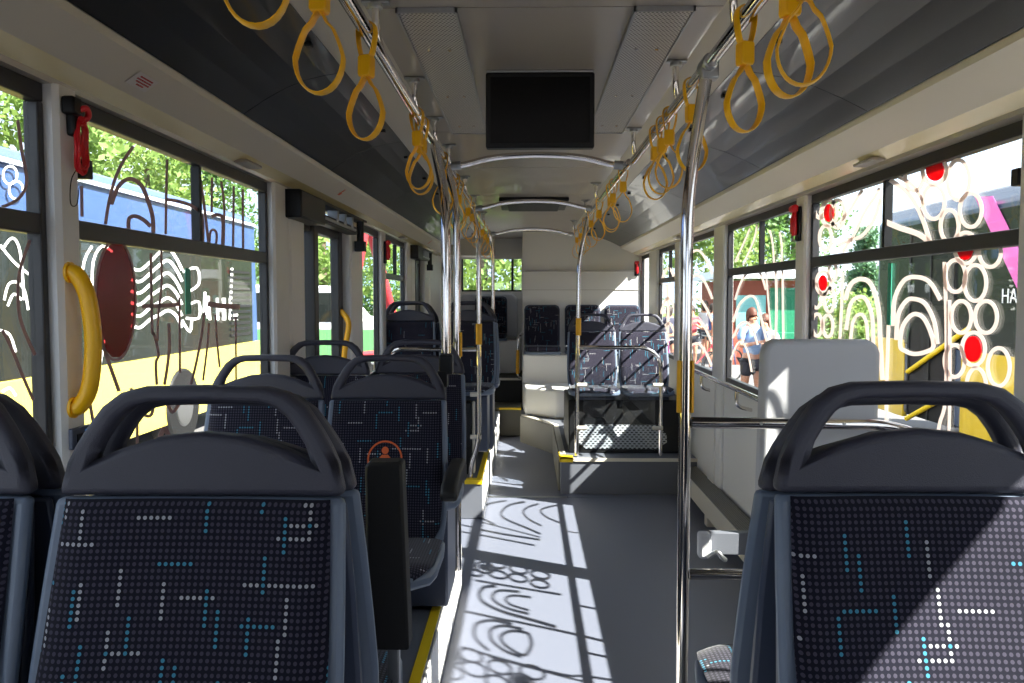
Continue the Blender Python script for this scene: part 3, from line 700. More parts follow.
b2w = put(make_seat('bus_seat', 'x', emblem=True), -.895, 2.80, PL, 1, 'second row left window seat with orange pictogram')
c2 = put(make_seat('bus_seat', 'x', ped='box'), -.475, 3.63, PL + .01, 1, 'third row left aisle seat behind the pictogram seat')
seat(-.885, 3.57, PL + .01, 1, 'third row left window seat before the door column', c2)
for sx, lab in ((-.88, 'far left window seat beyond the first door'), (-.435, 'far left aisle seat behind the chrome guard pole')):
    seat(sx, 6.08, .41, 1, lab, c2)
seat(-.86, 6.145, .40, -1, 'rear facing window seat back to back with the far left pair', sr)
seat(-.42, 6.145, .40, -1, 'rear facing aisle seat back to back with the far left pair', sr)
seat(.545, 6.95, .30, 1, 'left seat of the far right pair behind the guard frame', c2)
seat(.975, 6.95, .30, 1, 'right seat of the far right pair, striped by sunlight', c2)
# rear bench style seats
def bench(x, y, zb, label):
    r = tag(empty('rear_seat', (x, y, zb)), label, 'seat')
    def rr(w_, z0, z1, c): return [(-w_ + c, z0), (w_ - c, z0), (w_ - c * .3, z0 + c * .3), (w_, z0 + c), (w_, z1 - c), (w_ - c * .3, z1 - c * .3), (w_ - c, z1), (-w_ + c, z1), (-w_ + c * .3, z1 - c * .3), (-w_, z1 - c), (-w_, z0 + c), (-w_ + c * .3, z0 + c * .3)]
    MB().slab([rr(.202, -.01, .49, .05)], lambda u, v, t: (u, t + v * .08 - .06, v), .0, .03).build('backrest_shell', K['shell2'], r, bevel=.006)
    MB().slab([rr(.19, .005, .478, .05)], lambda u, v, t: (u, t + v * .08 - .06, v), -.045, .0).build('backrest_cushion', K['fabric'], r, bevel=.02, seg=3, uv=lambda c: (c.x + .5, c.z))
    MB().slab([rr(.2, -.34, 0, .06)], lambda u, v, t: (u, v - .06, t), -.02, .035).build('seat_cushion', K['fabric'], r, bevel=.018, seg=3, uv=lambda c: (c.x + .5, c.y))
    MB().slab([rr(.205, -.35, 0, .06)], lambda u, v, t: (u, v - .06, t), -.05, -.02).build('seat_shell', K['shell'], r, bevel=.006)
    return r
bench(.17, 9.34, .923, 'leftmost dark seat on the white engine tower base')
bench(.63, 9.34, .923, 'middle dark seat on the tower base, half behind the front seats')
bench(1.08, 9.34, .923, 'rightmost tower seat, sunlit beside the last window')
bench(-.45, 10.30, 1.02, 'dark rear seat below the back window')
# right box under near seats and wheel housing under far right seats
o = MB().box(.36, 1.28, .62, 1.62, 0, .31).build('trim_9', K['floor2'], smooth=False, bevel=.01); struct(o, 'grey wheel arch box under the nearest right seats', 'wheel housing')
wh = MB().slab([[(6.40, .2755), (7.30, .2755), (7.30, .68), (6.52, .68)]], lambda u, v, t: (t, u, v), .33, 1.26).build('trim_10', K['black'], smooth=False, bevel=.01); struct(wh, 'dark wheel housing with slotted grille under the far right pair', 'wheel housing')
MB().slab([[(.40, .36), (.46, .31), (1.02, .31), (1.10, .36), (1.10, .42), (1.02, .49), (.46, .49), (.40, .42)]], lambda u, v, t: (u, 6.402 + (v - .2755) * .296 + t, v), -.012, -.001).build('slotted_grille', K['perf_box'], wh, smooth=False)

# ------------------------------------------------------------------ rails, poles and bars
ZR = 2.11; RL, RR = -.37, .475
def rail(name, pts, label, r=.0165, cat='handrail'):
    return tag(MB().tube(pts, r, 16).build(name, K['chrome']), label, cat)
rl = rail('ceiling_handrail', [(RL, Y0 + .1, ZR), (RL, 8.0, ZR)], 'long chrome handrail under the ceiling on the left')
rr1 = rail('ceiling_handrail', [(RR, Y0 + .1, ZR), (RR, 3.70, ZR)], 'nearer chrome handrail under the ceiling on the right')
rr2 = rail('ceiling_handrail', [(RR - .012, 3.76, ZR), (RR - .012, 8.1, ZR)], 'farther chrome handrail under the ceiling on the right')
def hanger(x, y, xr, label, parent):
    s = -1 if xr < x else 1
    h = empty('hanger', (0, 0, 0), 0, parent)
    MB().tube(fillet([(x, y, ZC - .001), (x, y, ZC - .075), (xr, y + .02, ZR + .012)], .03, 4), .010, 10).build('rod', K['chrome'], h)
    MB().box(x - .035, x + .035, y - .012, y + .012, ZC - .008, ZC - .0005).disc((x, y, ZC - .012), .018, 'z', .014, 16).build('flange', K['steel'], h, bevel=.003)
for yy in (.6, 2.09, 2.80, 3.41, 4.02, 5.06, 6.0, 7.2): hanger(RL - .010, yy, RL, '', rl)
for yy in (.7, 1.9, 2.62, 3.64): hanger(RR - .010, yy, RR, '', rr1)
for yy in (5.37, 6.3, 7.95): hanger(RR - .03, yy, RR - .012, '', rr2)
# arched cross bars
for yy, lab in ((3.86, 'nearest arched chrome bar spanning the two ceiling rails'), (5.70, 'second arched chrome bar before the roof hatch'), (8.02, 'farthest arched chrome bar near the rear')):
    t = tag(empty('arched_bar', (0, yy, ZR)), lab, 'handrail')
    pts = [(RL + .02, 0, 0), (RL + .08, 0, .008), (RL + .22, 0, .04), (.05, 0, .052), (RR - .23, 0, .04), (RR - .09, 0, .008), (RR - .03, 0, 0)]
    MB().tube(spline(pts, 5), .0145, 12).build('bar', K['chrome'], t)
    MB().tube([(RL + .016, 0, 0), (RL + .06, 0, .004)], .021).build('bar_joint', K['steel'], t); MB().tube([(RR - .03, 0, 0), (RR - .07, 0, .004)], .021).build('bar_joint', K['steel'], t)
def clamp(parent, p, q, th=.016):
    MB().tube([p, q], th, 12).build('panel_clamp', K['cream'], parent)
def sleeve(parent, x, y, z0, z1, r=.021, m='ysleeve'):
    MB().tube([(x, y, z0), (x, y, z1)], r, 16).build('yellow_sleeve', K[m], parent)
# big right pole
t = tag(empty('grab_pole', (.425, 2.2, 0)), 'tall chrome grab pole right of the aisle in the foreground', 'pole')
MB().tube(fillet([(.050, .0, ZR - .005), (.035, .0, ZR - .10), (.0, 0, ZR - .34), (-.0, 0, .004)], .12, 6), .0165, 20).build('pole', K['chrome'], t)
MB().tube([(.050, -.04, ZR), (.050, .04, ZR)], .022).box(.03, .075, -.02, .02, ZR - .04, ZR).build('rail_joint', K['steel'], t, bevel=.004)
MB().slab([[(-.0225, -.006), (-.014, -.016), (-.014, .016), (-.0225, .006)]], lambda u, v, q: (u, v, q), 1.19, 1.33).slab([[(.0145, -.016), (.0225, -.006), (.0225, .006), (.0145, .016)]], lambda u, v, q: (u, v, q), 1.19, 1.33).build('yellow_grip', K['ysleeve'], t, bevel=.002)
MB().tube([(0, 0, 0), (0, 0, .012)], .035, 20).build('foot_flange', K['steel'], t)
# barrier bars behind the right seat
t = tag(empty('barrier_bar', (.425, 2.2, 0)), 'horizontal chrome barrier bar behind the nearest right seat', 'handrail'); bar_ = t
MB().tube(fillet([(.017, 0, 1.163), (.56, 0, 1.158), (.69, -.05, 1.10), (.72, -.1, .35)], .10, 6), .0155, 16).build('upper_bar', K['chrome'], t)
MB().tube([(.017, 0, .748), (.70, 0, .748)], .0145, 16).build('lower_bar', K['chrome'], t)
for xx in (.20, .42): MB().disc((xx, -.0158, 1.163), .004, 'y', .004, 10).build('screw', K['steel'], t)
# left poles
t = tag(empty('grab_pole', (-.288, 2.915, 0)), 'chrome pole rising from the second row aisle seat', 'pole')
MB().tube(fillet([(-.082, .38, ZR - .0), (-.064, .24, ZR - .04), (.0, 0, ZR - .26), (.0, 0, 1.30)], .12, 6), .0175, 18).build('pole', K['chrome'], t)
MB().box(-.024, .024, -.028, .024, 1.225, 1.295).box(-.03, .006, -.03, .015, 1.18, 1.24).build('seat_clamp', K['black'], t, bevel=.006)
MB().tube([(-.012, -.01, .47 + PL), (-.012, -.005, 1.2)], .012, 14).build('lower_pole', K['shell2'], t)
t = tag(empty('grab_pole', (-.318, 3.72, 0)), 'chrome pole with yellow grip behind the nearer left pole', 'pole')
MB().tube(fillet([(-.052, .1, ZR), (-.04, .04, ZR - .04), (.0, 0, ZR - .2), (.0, 0, .242)], .1, 6), .0165, 18).build('pole', K['chrome'], t)
MB().slab([[(.0145, -.016), (.0225, -.006), (.0225, .006), (.0145, .016)]], lambda u, v, q: (u, v, q), 1.23, 1.34).build('yellow_grip', K['ysleeve'], t)
t = tag(empty('grab_pole', (-.325, 5.53, 0)), 'chrome pole on the yellow cornered platform beyond the door', 'pole')
MB().tube(fillet([(-.045, .0, ZR), (-.02, 0, ZR - .1), (.0, 0, ZR - .26), (0, 0, .52), (-.055, -.01, .36), (-.06, -.01, .275)], .1, 6), .0165, 16).build('pole', K['chrome'], t)
sleeve(t, 0, 0, 1.18, 1.32)
MB().tube(fillet([(-.017, 0, 1.145), (-.56, 0, 1.145), (-.62, -.0, 1.10), (-.62, 0, .275)], .10, 5), .0145, 12).build('cross_bar', K['chrome'], t)
for zz in (.84, .55): clamp(t, (-.06, 0, zz), (.015, 0, zz))
MB().box(-.60, -.05, -.003, .003, .48, 1.06).build('clear_panel', K['perspex'], t, smooth=False)
t = tag(empty('grab_pole', (-.335, 8.05, 0)), 'farthest left chrome pole carrying a yellow stop button', 'pole')
MB().tube(fillet([(-.035, -.2, ZR), (-.015, -.08, ZR - .06), (.0, 0, ZR - .22), (0, 0, .275)], .1, 6), .0165, 14).build('pole', K['chrome'], t)
bx = MB().box(-.024, .024, -.035, .02, 1.18, 1.33).build('stop_button_box', K['ysleeve'], t, bevel=.006)
MB().disc((0, -.038, 1.26), .014, 'y', .008, 16).build('button', K['red'], bx)
# guard frame on the right platform
t = tag(empty('guard_frame', (.392, 6.25, .28)), 'chrome guard frame with clear panel before the far right pair', 'guard frame')
MB().tube(fillet([(.07, .0, ZR - .28), (.055, 0, ZR - .37), (.0, 0, ZR - .62), (-.01, 0, .006)], .12, 6), .0165, 16).build('pole', K['chrome'], t)
MB().tube(fillet([(.0, 0, .836), (.52, 0, .836), (.62, 0, .76), (.63, 0, .60), (.63, 0, .006)], .12, 7), .0155, 14).build('frame_tube', K['chrome'], t)
MB().tube([(.0, 0, .93), (.0, 0, 1.06)], .021, 14).build('yellow_sleeve', K['ysleeve'], t)
for xx in (0, .58):
    for zz in (.55, .22): clamp(t, (xx - .01, -.01, zz), (xx + .065, -.01, zz))
MB().slab([[(.04, .05), (.59, .05), (.59, .64), (.55, .69), (.09, .69), (.04, .64)]], lambda u, v, q: (u, q, v), .012, .018).build('clear_panel', K['perspex'], t, smooth=False)
# grab pole at the tower corner
t = tag(empty('bent_grab_bar', (-.10, 9.32, 0)), 'bent chrome handle with yellow grip at the tower corner', 'handle')
MB().tube(fillet([(.05, .04, 1.08), (.0, -.04, 1.05), (-.01, -.05, .60), (.03, .0, .575)], .05, 5), .014).build('handle_bar', K['chrome'], t)
MB().tube([(-.004, -.048, .90), (-.009, -.05, .63)], .019).build('yellow_sleeve', K['ysleeve'], t)
# rail under the right windows
t = tag(empty('wall_handrail', (XR - .118, 2.35, .972)), 'chrome handrail running below the right windows', 'handrail')
MB().tube([(0, 0, 0), (0, 3.75, 0)], .0155, 14).build('bar', K['chrome'], t)
for yy in (.55, 2.35, 3.3): MB().tube(fillet([(0, yy, 0), (-.0, yy, -.10), (.088, yy, -.12)], .04, 5), .011).build('bracket', K['chrome'], t)
MB().tube([(0, 1.08, -.01), (0, 1.08, -.16)], .012).build('yellow_grip', K['ysleeve'], t)
# heater along the right wall
t = tag(empty('wall_heater', (1.205, 4.35, .08)), 'long pale heater box with slotted top along right wall', 'heater')
MB().box(-.045, .06, -1.78, 1.78, 0, .135).build('casing', K['cream'], t, bevel=.006)
MB().slab([[(-.045, .135), (.06, .155), (.06, .15), (-.045, .13)]], lambda u, v, q: (u, q, v + .004), -1.75, 1.75).build('grille', K['grille'], t, smooth=False)
for yy in (-1.2, .95): MB().box(-.03, .04, yy, yy + .08, -.08, 0).build('foot', K['cream'], t, bevel=.004)
# wheelchair pad
t = tag(empty('wheelchair_backrest', (.812, 2.31, 0)), 'pale grey padded wheelchair backrest beside the right window', 'backrest')
pd = [(-.165, .40), (.165, .40), (.165, 1.345), (.155, 1.37), (.13, 1.382), (-.125, 1.382), (-.15, 1.37), (-.158, 1.345)]
MB().slab([pd], lambda u, v, q: (u + .01 * (v - 1), q, v), -.03, .03).build('pad', K['pad'], t, bevel=.015, seg=3)
MB().box(-.10, .10, .031, .055, .012, 1.25).build('mounting_plate', K['steel'], t, bevel=.004)
MB().box(-.17, .17, -.02, .06, 0, .39).build('base_panel', K['pad'], t, bevel=.006)
# belt reel
t = tag(empty('belt_reel', (.095, .08, .70), 0, bar_), 'small grey seat belt buckle')
MB().box(-.035, .0, 0, .04, .063, .135).build('housing', K['pad'], t, bevel=.008)
MB().tube(spline([(-.01, 0, .07), (.01, -.02, .09), (.025, -.02, .075), (.035, -.01, .066)], 4), .007).build('buckle', K['steel'], t)
MB().box(.0, .24, .03, .06, .066, .13).build('carrier_plate', K['floor2'], t, bevel=.003)

# ------------------------------------------------------------------ hanging straps
def make_strap():
    r = empty('hanging_strap')
    # origin at the rail axis
    lp = []
    n = 28
    for k in range(n):
        a = 2 * math.pi * k / n
        sx = math.sin(a); cz = math.cos(a)
        w_ = .0445 * abs(sx) ** 1.0 * (1 if sx >= 0 else -1) * (1 - .42 * max(0, cz)) * (1 if cz < .75 else .72)
        lp.append((w_, 0, -.185 + .082 * cz if cz > 0 else -.185 + .062 * cz))
    MB().loop(lp, (.0026, .0125), 10).build('grip_loop', K['strap'], r)
    ng = [(-.010, 0, -.06), (-.021, 0, -.02), (-.021, 0, .010), (-.008, 0, .022), (.008, 0, .022), (.021, 0, .010), (.021, 0, -.02), (.010, 0, -.06)]
    MB().loop(spline(ng, 3, True), (.0026, .0115), 10).build('rail_band', K['strap'], r)
    MB().slab([[(-.013, -.105), (.013, -.105), (.016, -.098), (.016, -.060), (.013, -.054), (-.013, -.054), (-.016, -.060), (-.016, -.098)]], lambda u, v, q: (u, q, v), -.014, .014).build('buckle_sleeve', K['strap'], r, bevel=.003)
    return r
strap0 = make_strap()
ORD = ['nearest', 'second', 'third', 'fourth', 'fifth', 'sixth', 'seventh', 'eighth', 'ninth', 'tenth', 'eleventh', 'twelfth', 'thirteenth', 'fourteenth', 'fifteenth', 'sixteenth']
first = True
for side, X, lst in (('left', RL, [1.12, 1.49, 1.92, 2.78, 2.92, 3.62, 4.25, 4.5, 5.15, 5.5, 6.1, 6.8, 7.3, 7.7]), ('right', RR, [1.43, 1.52, 1.83, 2.42, 2.78, 2.92, 3.08, 4.0, 4.45, 4.62, 5.3, 6.0, 6.6, 7.2, 7.7])):
    for i, yy in enumerate(lst):
        o = strap0 if first else copy_tree(strap0); first = False
        xx = X - (.012 if side == 'right' and yy > 3.73 else 0)
        o.location = (xx, yy, ZR); o.rotation_euler = (random.uniform(-.05, .05), random.uniform(-.04, .04), random.uniform(-.35, .35))
        lab = ('nearest yellow strap on the %s ceiling rail, cropped by the frame top' % side) if i == 0 else 'yellow hanging strap, %s from the near end of the %s ceiling rail' % (ORD[i], side)
        tag(o, lab, 'hanging strap', 'yellow hanging straps on the %s rail' % side)

# ------------------------------------------------------------------ screen
t = tag(empty('ceiling_screen', (.042, 2.73, ZC)), 'black screen hanging from the ceiling between metal panels', 'screen')
MB().box(-.178, .178, -.014, .03, -.252, -.008).build('bezel', K['black'], t, bevel=.006)
MB().box(-.162, .162, -.0165, -.0145, -.236, -.024).build('display', K['screen'], t, smooth=False)
MB().box(-.175, .175, -.012, .04, -.008, -.0005).build('hinge_plate', K['steel'], t, bevel=.002)

# ------------------------------------------------------------------ wall fittings
t = tag(empty('bowed_grab_bar', (XL + .05, 1.83, 1.4)), 'thick yellow bowed grab handle on the near left column', 'handle')
MB().tube(spline([(.0, 0, .155), (.018, .0, .150), (.038, .006, .10), (.046, .010, .0), (.038, .006, -.10), (.018, .0, -.145), (.0, 0, -.15)], 6), .0185, 16).build('bowed_tube', K['strap'], t)
for zz in (.155, -.15): MB().disc((.003, 0, zz), .024, 'x', .006, 18).build('foot_cap', K['strap'], t)
t = tag(empty('emergency_hammer', (XL + .05, 1.845, 1.86)), 'red coiled hammer tether on black clip, near left column', 'emergency hammer')
MB().box(.0005, .03, -.03, .01, .045, .085).box(.0005, .02, -.012, .02, .0, .06).build('clip', K['black'], t, bevel=.006)
for k, (dx, wd, ln) in enumerate(((.018, .020, .058), (.024, .017, .062), (.020, .012, .055), (.026, .022, .050))):
    lp = [(dx + .003 * math.sin(3 * a), wd * math.sin(a) + .012, -.02 + ln * math.cos(a)) for a in [2 * math.pi * i / 20 for i in range(20)]]
    MB().loop(lp, .0038, 8).build('red_tether', K['red'], t)
MB().tube(spline([(.02, .0, .055), (.035, .012, .065), (.03, .03, .05), (.015, .02, .035), (.028, .005, .04)], 5), .007).build('red_knot', K['red'], t)
MB().tube(spline([(.012, .01, -.07), (.01, -.012, -.10), (.006, -.01, -.15), (.008, .012, -.15), (.01, .02, -.11)], 5), .0012, 6).build('thin_wire', K['black'], t)
def hammer(x, y, zz, lab, sx=-1, axis='x'):
    t = tag(empty('emergency_hammer', (x, y, zz)), lab, 'emergency hammer')
    if axis == 'y': t.rotation_euler = (0, 0, math.pi / 2)
    MB().box(min(.0005 * sx, .016 * sx), max(.0005 * sx, .016 * sx), -.028, .024, -.10, .06).build('holder', K['black'], t, bevel=.005)
    MB().tube([(.028 * sx, -.004, -.075), (.03 * sx, -.004, -.05), (.03 * sx, -.002, .0), (.026 * sx, 0, .035)], [.010, .018, .016, .010], 12).build('hammer_grip', K['red'], t)
    MB().tube([(.03 * sx, -.026, .05), (.03 * sx, -.02, .05), (.03 * sx, .02, .05), (.03 * sx, .026, .05)], [.008, .018, .018, .008], 12).build('hammer_head', K['red'], t)
hammer(XR - .05, 3.865, 1.86, 'red emergency hammer on the right column beside flower window')
hammer(XL + .05, 5.915, 1.84, 'red emergency hammer on a far left column', 1)
hammer(1.24, 9.355, 1.84, 'red emergency hammer on the white engine tower', -1, 'y')
t = tag(empty('charging_socket', (XL + .05, 1.845, 1.18)), 'small dark charging socket with blue light, near left column', 'socket')
MB().box(.0005, .012, -.038, .042, -.024, .024).build('housing', K['shell2'], t, bevel=.003)
bl = mat('blue_socket_light', (40, 150, 230), .4); bl.node_tree.nodes['Principled BSDF'].inputs['Emission Color'].default_value = (.05, .3, .8, 1); bl.node_tree.nodes['Principled BSDF'].inputs['Emission Strength'].default_value = .6
MB().box(.012, .014, .014, .036, -.016, .016).build('light', bl, t)
MB().box(.012, .014, -.022, .0, -.01, .01).build('port', K['black'], t)
# stickers
K['sticker'] = mat('white_sticker', (214, 208, 204), .5); K['redink'] = mat('red_ink', (180, 50, 50), .6)
t = tag(empty('warning_sticker', (-.945, 2.02, z(.526))), 'small white sticker with red lettering on left cove', 'sticker')
t.rotation_euler = (0, math.atan2(.056, .09) * -1 + math.pi, 0)
t.rotation_euler = (0, 0, 0)
nrm = Vector((-.056, 0, -.086)).normalized()
def on_cove(u, v, q):   # u along y, v down the slope
    b = Vector((-.942, 2.02, z(.5265))); dn = Vector((-.86, 0, -.55)).normalized()
    n_ = Vector((.55, 0, -.86)).normalized()
    p = Vector((0, u, 0)) + dn * v + n_ * q + (b - t.location)
    return tuple(p)
MB().slab([[(-.05, -.022), (.05, -.022), (.05, .022), (-.05, .022)]], on_cove, .0016, .0024).build('paper', K['sticker'], t, smooth=False)
rl_ = MB()
for v, a, b in ((-.012, -.030, .032), (-.004, -.034, .036), (.004, -.026, .03), (.012, -.012, .02)):
    x = a
    while x < b:
        wd = random.uniform(.004, .009); rl_.slab([[(x, v - .0022), (x + wd, v - .0022), (x + wd, v + .0022), (x, v + .0022)]], on_cove, .0024, .0030); x += wd + .002
rl_.build('red_lettering', K['redink'], t, smooth=False)
for yy, lab in ((4.15, 'small orange leaf sticker on left cove above the door'), (7.9, 'small orange sticker on left cove near the rear')):
    tt = tag(empty('orange_sticker', (-.942, yy, z(.526))), lab, 'sticker')
    dn = Vector((-.86, 0, -.55)).normalized(); n_ = Vector((.55, 0, -.86)).normalized()
    f = lambda u, v, q_: tuple(Vector((0, u, 0)) + dn * v + n_ * q_)
    mb = MB()
    for a in (-.5, 0, .5): mb.slab([[(-.004, 0), (.02 * math.sin(a) , -.035 * math.cos(a)), (.008, .0)]], f, .0016 + .001 * (a + .5), .0022 + .001 * (a + .5))
    mb.slab([[(-.02, -.002), (.025, -.004), (.02, .016), (-.012, .016)]], f, .004, .0046)
    mb.build('leaf_print', K['orange'], tt, smooth=False)
t = tag(empty('red_sticker', (XR - .05, 2.05, 1.86)), 'red brushed character marks on the near right column', 'sticker')
mb = MB()
for p_ in ([(-.03, .06), (-.012, .03)], [(-.01, .07), (-.012, -.05)], [(-.034, .035), (.014, .045)], [(-.03, -.01), (.012, .01)], [(-.012, .0), (-.034, -.05)], [(-.008, .0), (.016, -.04)], [(-.03, -.03), (.0, -.035)]):
    ribbon(mb, -.001, [Vector((-.001, a, b)) for a, b in p_], .006, raw=True, n=2)
mb.build('brush_marks', K['redink'], t, smooth=False)
# small black sockets along the hatches
for i, (x, yy) in enumerate(((.70, 2.7), (.70, 2.75), (-.63, 2.6), (-.63, 3.3))):
    pass
# ------------------------------------------------------------------ outside
GZ = -.35
o = MB().box(-80, 80, -40, 120, GZ - .3, GZ).build('ground', K['asphalt'], smooth=False); struct(o, 'pale paved yard outside the bus windows', 'ground')
o = MB().box(12.5, 70, 20, 90, GZ, GZ + .06).build('ground_lawn', mat('grass_lawn', (96, 130, 50), .95, var=.3, scale=8), smooth=False); struct(o, 'green lawn beyond the paved yard', 'lawn')
K['bus_blue'] = mat('pale_blue_bus_paint', (58, 82, 130), .35, coat=.4, var=.03, scale=2)
K['bus_white'] = mat('white_bus_paint', (222, 226, 232), .35, coat=.4)
K['bus_yellow'] = mat('yellow_bus_paint', (206, 172, 14), .35, coat=.4)
K['bus_yellow_pale'] = mat('pale_yellow_bus_paint', (220, 204, 96), .4, coat=.3)
K['bus_glass'] = mat('dark_bus_glass', (30, 34, 32), .25, spec=.25, var=.35, scale=1.2)
K['white_line'] = mat('white_vinyl_line', (240, 240, 240), .5)
K['pink'] = mat('pink_vinyl', (214, 100, 176), .5)
def wheel(parent, x, y):
    wv = empty('wheel', (x, y, GZ + .48), 0, parent)
    MB().disc((0, 0, 0), .48, 'x', .28, 32).build('tyre', K['rubber'], wv, bevel=.03)
    MB().disc((.02, 0, 0), .26, 'x', .26, 24).build('rim', K['steel'], wv, bevel=.02)
# left bus
BL = -4.35
t = tag(empty('parked_bus', (0, 0, 0)), 'pale blue and yellow bus parked outside the left windows', 'bus')
MB().slab([[(BL, GZ + .35), (BL, .72), (BL - .03, 2.66), (BL - .16, 2.80), (BL - 2.5, 2.80), (BL - 2.5, GZ + .35)]], lambda u, v, q_: (u, q_, v), 1.0, 13.2).build('body', K['bus_blue'], t, bevel=.05)
MB().box(BL - .05, BL + .012, .98, 13.22, GZ + .3, .80).build('lower_skirt', K['bus_yellow_pale'], t, bevel=.01)
MB().box(BL - .06, BL + .010, 1.02, 12.9, .801, 2.08).build('window_band', K['bus_glass'], t, bevel=.01)
MB().box(BL - .10, BL + .016, 1.02, 13.1, 2.62, 2.66).build('gutter', K['bus_white'], t)
mb = MB()
for k in range(12): mb.box(BL + .012, BL + .03, 11.9, 12.75, .92 + k * .085, .96 + k * .085)
mb.build('side_vent', K['rubber'], t, smooth=False)
lx = BL + .016; mb = MB(); PXS = 42.0
for off in range(6):
    b = 268 + off * 11.5
    ribbon(mb, lx, [(131, b + 0), (140, b + 2), (150, b - 6), (160, b - 16 + off), (168, b - 20 + off), (176, b - 10), (182, b + 2)], .07)
for pl in ([(80, 370), (80, 300), (84, 262), (92, 246)], [(92, 372), (92, 300), (93, 262), (102, 246), (112, 252)], [(100, 365), (104, 340)], [(183, 272), (197, 268), (199, 284), (188, 292)], [(186, 318), (199, 318), (199, 302), (190, 304)], [(182, 320), (190, 332), (192, 318)],
           [(205, 292), (204, 318), (208, 300), (210, 320)], [(232, 268), (230, 320)]): ribbon(mb, lx, pl, .06, n=3)
for pl in ([(2, 250), (12, 238), (20, 252), (24, 300)], [(4, 300), (8, 285), (16, 282), (24, 290), (28, 310)], [(8, 306), (14, 294), (22, 300)], [(0, 330), (10, 335), (16, 352)], [(2, 392), (10, 388), (16, 396)], [(0, 245), (14, 262), (30, 275)]): ribbon(mb, lx, pl, .06, n=4)
for c_ in ((10, 175), (16, 190)): ribbon(mb, lx, ell(c_[0], c_[1], 7, 9), .05, True)
mb.build('white_line_graphics', K['white_line'], t, smooth=False)
mb = MB()
for a, b, c_, e in ((206, 210, 296, 318), (216, 219, 298, 320), (222, 226, 298, 320), (229, 231, 298, 320), (219, 222, 307, 311), (233, 238, 311, 320)):
    p_, q_ = on_x(a, c_, lx), on_x(b, e, lx); mb.box(lx - .002, lx + .002, p_.y, q_.y, q_.z, p_.z)
mb.build('white_lettering_blocks', K['white_line'], t, smooth=False)
for yy in (3.6, 10.2): wheel(t, BL - .1, yy)
# right bus
BR = 4.9
t = tag(empty('parked_bus', (0, 0, 0)), 'bus with black door, yellow skirt and pink triangle outside right windows', 'bus')
MB().slab([[(BR, GZ + .35), (BR, 2.50), (BR + .18, 2.68), (BR + 2.5, 2.68), (BR + 2.5, GZ + .35)]], lambda u, v, q_: (u, q_, v), .5, 11.6).build('body', mat('slate_blue_bus_paint', (62, 74, 98), .35, coat=.4), t, bevel=.04)
MB().box(BR - .012, BR + .05, .55, 11.5, .9, 2.42).build('window_band', K['bus_glass'], t, bevel=.01)
MB().box(BR - .016, BR + .05, .5, 9.3, GZ + .3, .90).build('lower_skirt', K['bus_yellow'], t, bevel=.01)
MB().box(BR - .016, BR + .05, 10.7, 11.62, GZ + .3, .95).build('corner_panel', K['bus_yellow'], t, bevel=.01)
dr = MB().box(BR - .024, BR + .05, 9.45, 10.6, GZ + .35, 2.3).build('bus_door', mat('black_bus_door', (9, 9, 11), .4, spec=.2), t, bevel=.01)
for a, b in (((9.1, 1.15), (10.5, .55)), ((9.3, .45), (10.5, -.05))): MB().tube([(BR - .05, a[0], a[1]), (BR - .05, b[0], b[1])], .03).build('yellow_rail', K['yellow'], dr)
for yy in (9.46, 10.0, 10.53): MB().box(BR - .035, BR - .02, yy, yy + .04, GZ + .35, 2.3).build('door_post', K['rubber'], dr)
tri = [on_x(975, 197, BR - .02), on_x(993, 196, BR - .02), on_x(1040, 290, BR - .02), on_x(1018, 290, BR - .02)]
MB().add([p - Vector((.004, 0, 0)) for p in tri] + tri, [(0, 1, 2, 3), (7, 6, 5, 4), (0, 4, 5, 1), (1, 5, 6, 2), (2, 6, 7, 3), (3, 7, 4, 0)]).build('pink_triangle', K['pink'], t, smooth=False)
def text(s_, name, size, loc, rot, m, parent):
    cu = bpy.data.curves.new(name, 'FONT'); cu.body = s_; cu.size = size; cu.extrude = .003; o = bpy.data.objects.new(name, cu); COL.objects.link(o)
    cu.materials.append(m); me = bpy.data.meshes.new_from_object(o.evaluated_get(bpy.context.evaluated_depsgraph_get())); bpy.data.objects.remove(o); me.materials.clear(); me.materials.append(m)
    o = bpy.data.objects.new(name, me); COL.objects.link(o); o.location = loc; o.rotation_euler = rot; o.parent = parent; return o
p_ = on_x(1001, 303, BR - .022); text('НАР', 'lettering', .20, p_, (math.pi / 2, 0, -math.pi / 2), K['white_line'], t)
wheel(t, BR + .1, 3.0)
# kiosk / market hut on the right
t = tag(empty('kiosk', (6.3, 22.5, GZ)), 'red brown wooden kiosk with pale awning across the yard', 'kiosk')
K['redwood'] = mat('red_brown_boards', (138, 70, 52), .8, var=.3, scale=5, stretch=(3, 1, .2))
MB().box(-.9, 1.5, 0, 3, 0, 2.3).build('hut_wall', K['redwood'], t, smooth=False)
MB().slab([[(-1.2, 2.35), (1.8, 2.35), (1.8, 2.65), (-1.2, 2.55)]], lambda u, v, q_: (u, q_, v), -.5, 3.2).build('awning', K['bus_white'], t, smooth=False)
gp = mat('green_board', (24, 120, 86), .5, var=.1); MB().box(.3, 1.1, -.06, 0, .5, 2.1).build('green_panel', gp, t, smooth=False); MB().box(.2, 1.4, -.35, -.07, .1, .9).build('green_counter', gp, t, bevel=.02)
MB().box(-.6, .2, -.03, 0, 1.0, 1.9).build('shop_window', mat('pale_teal_glass', (120, 190, 190), .2), t, smooth=False)
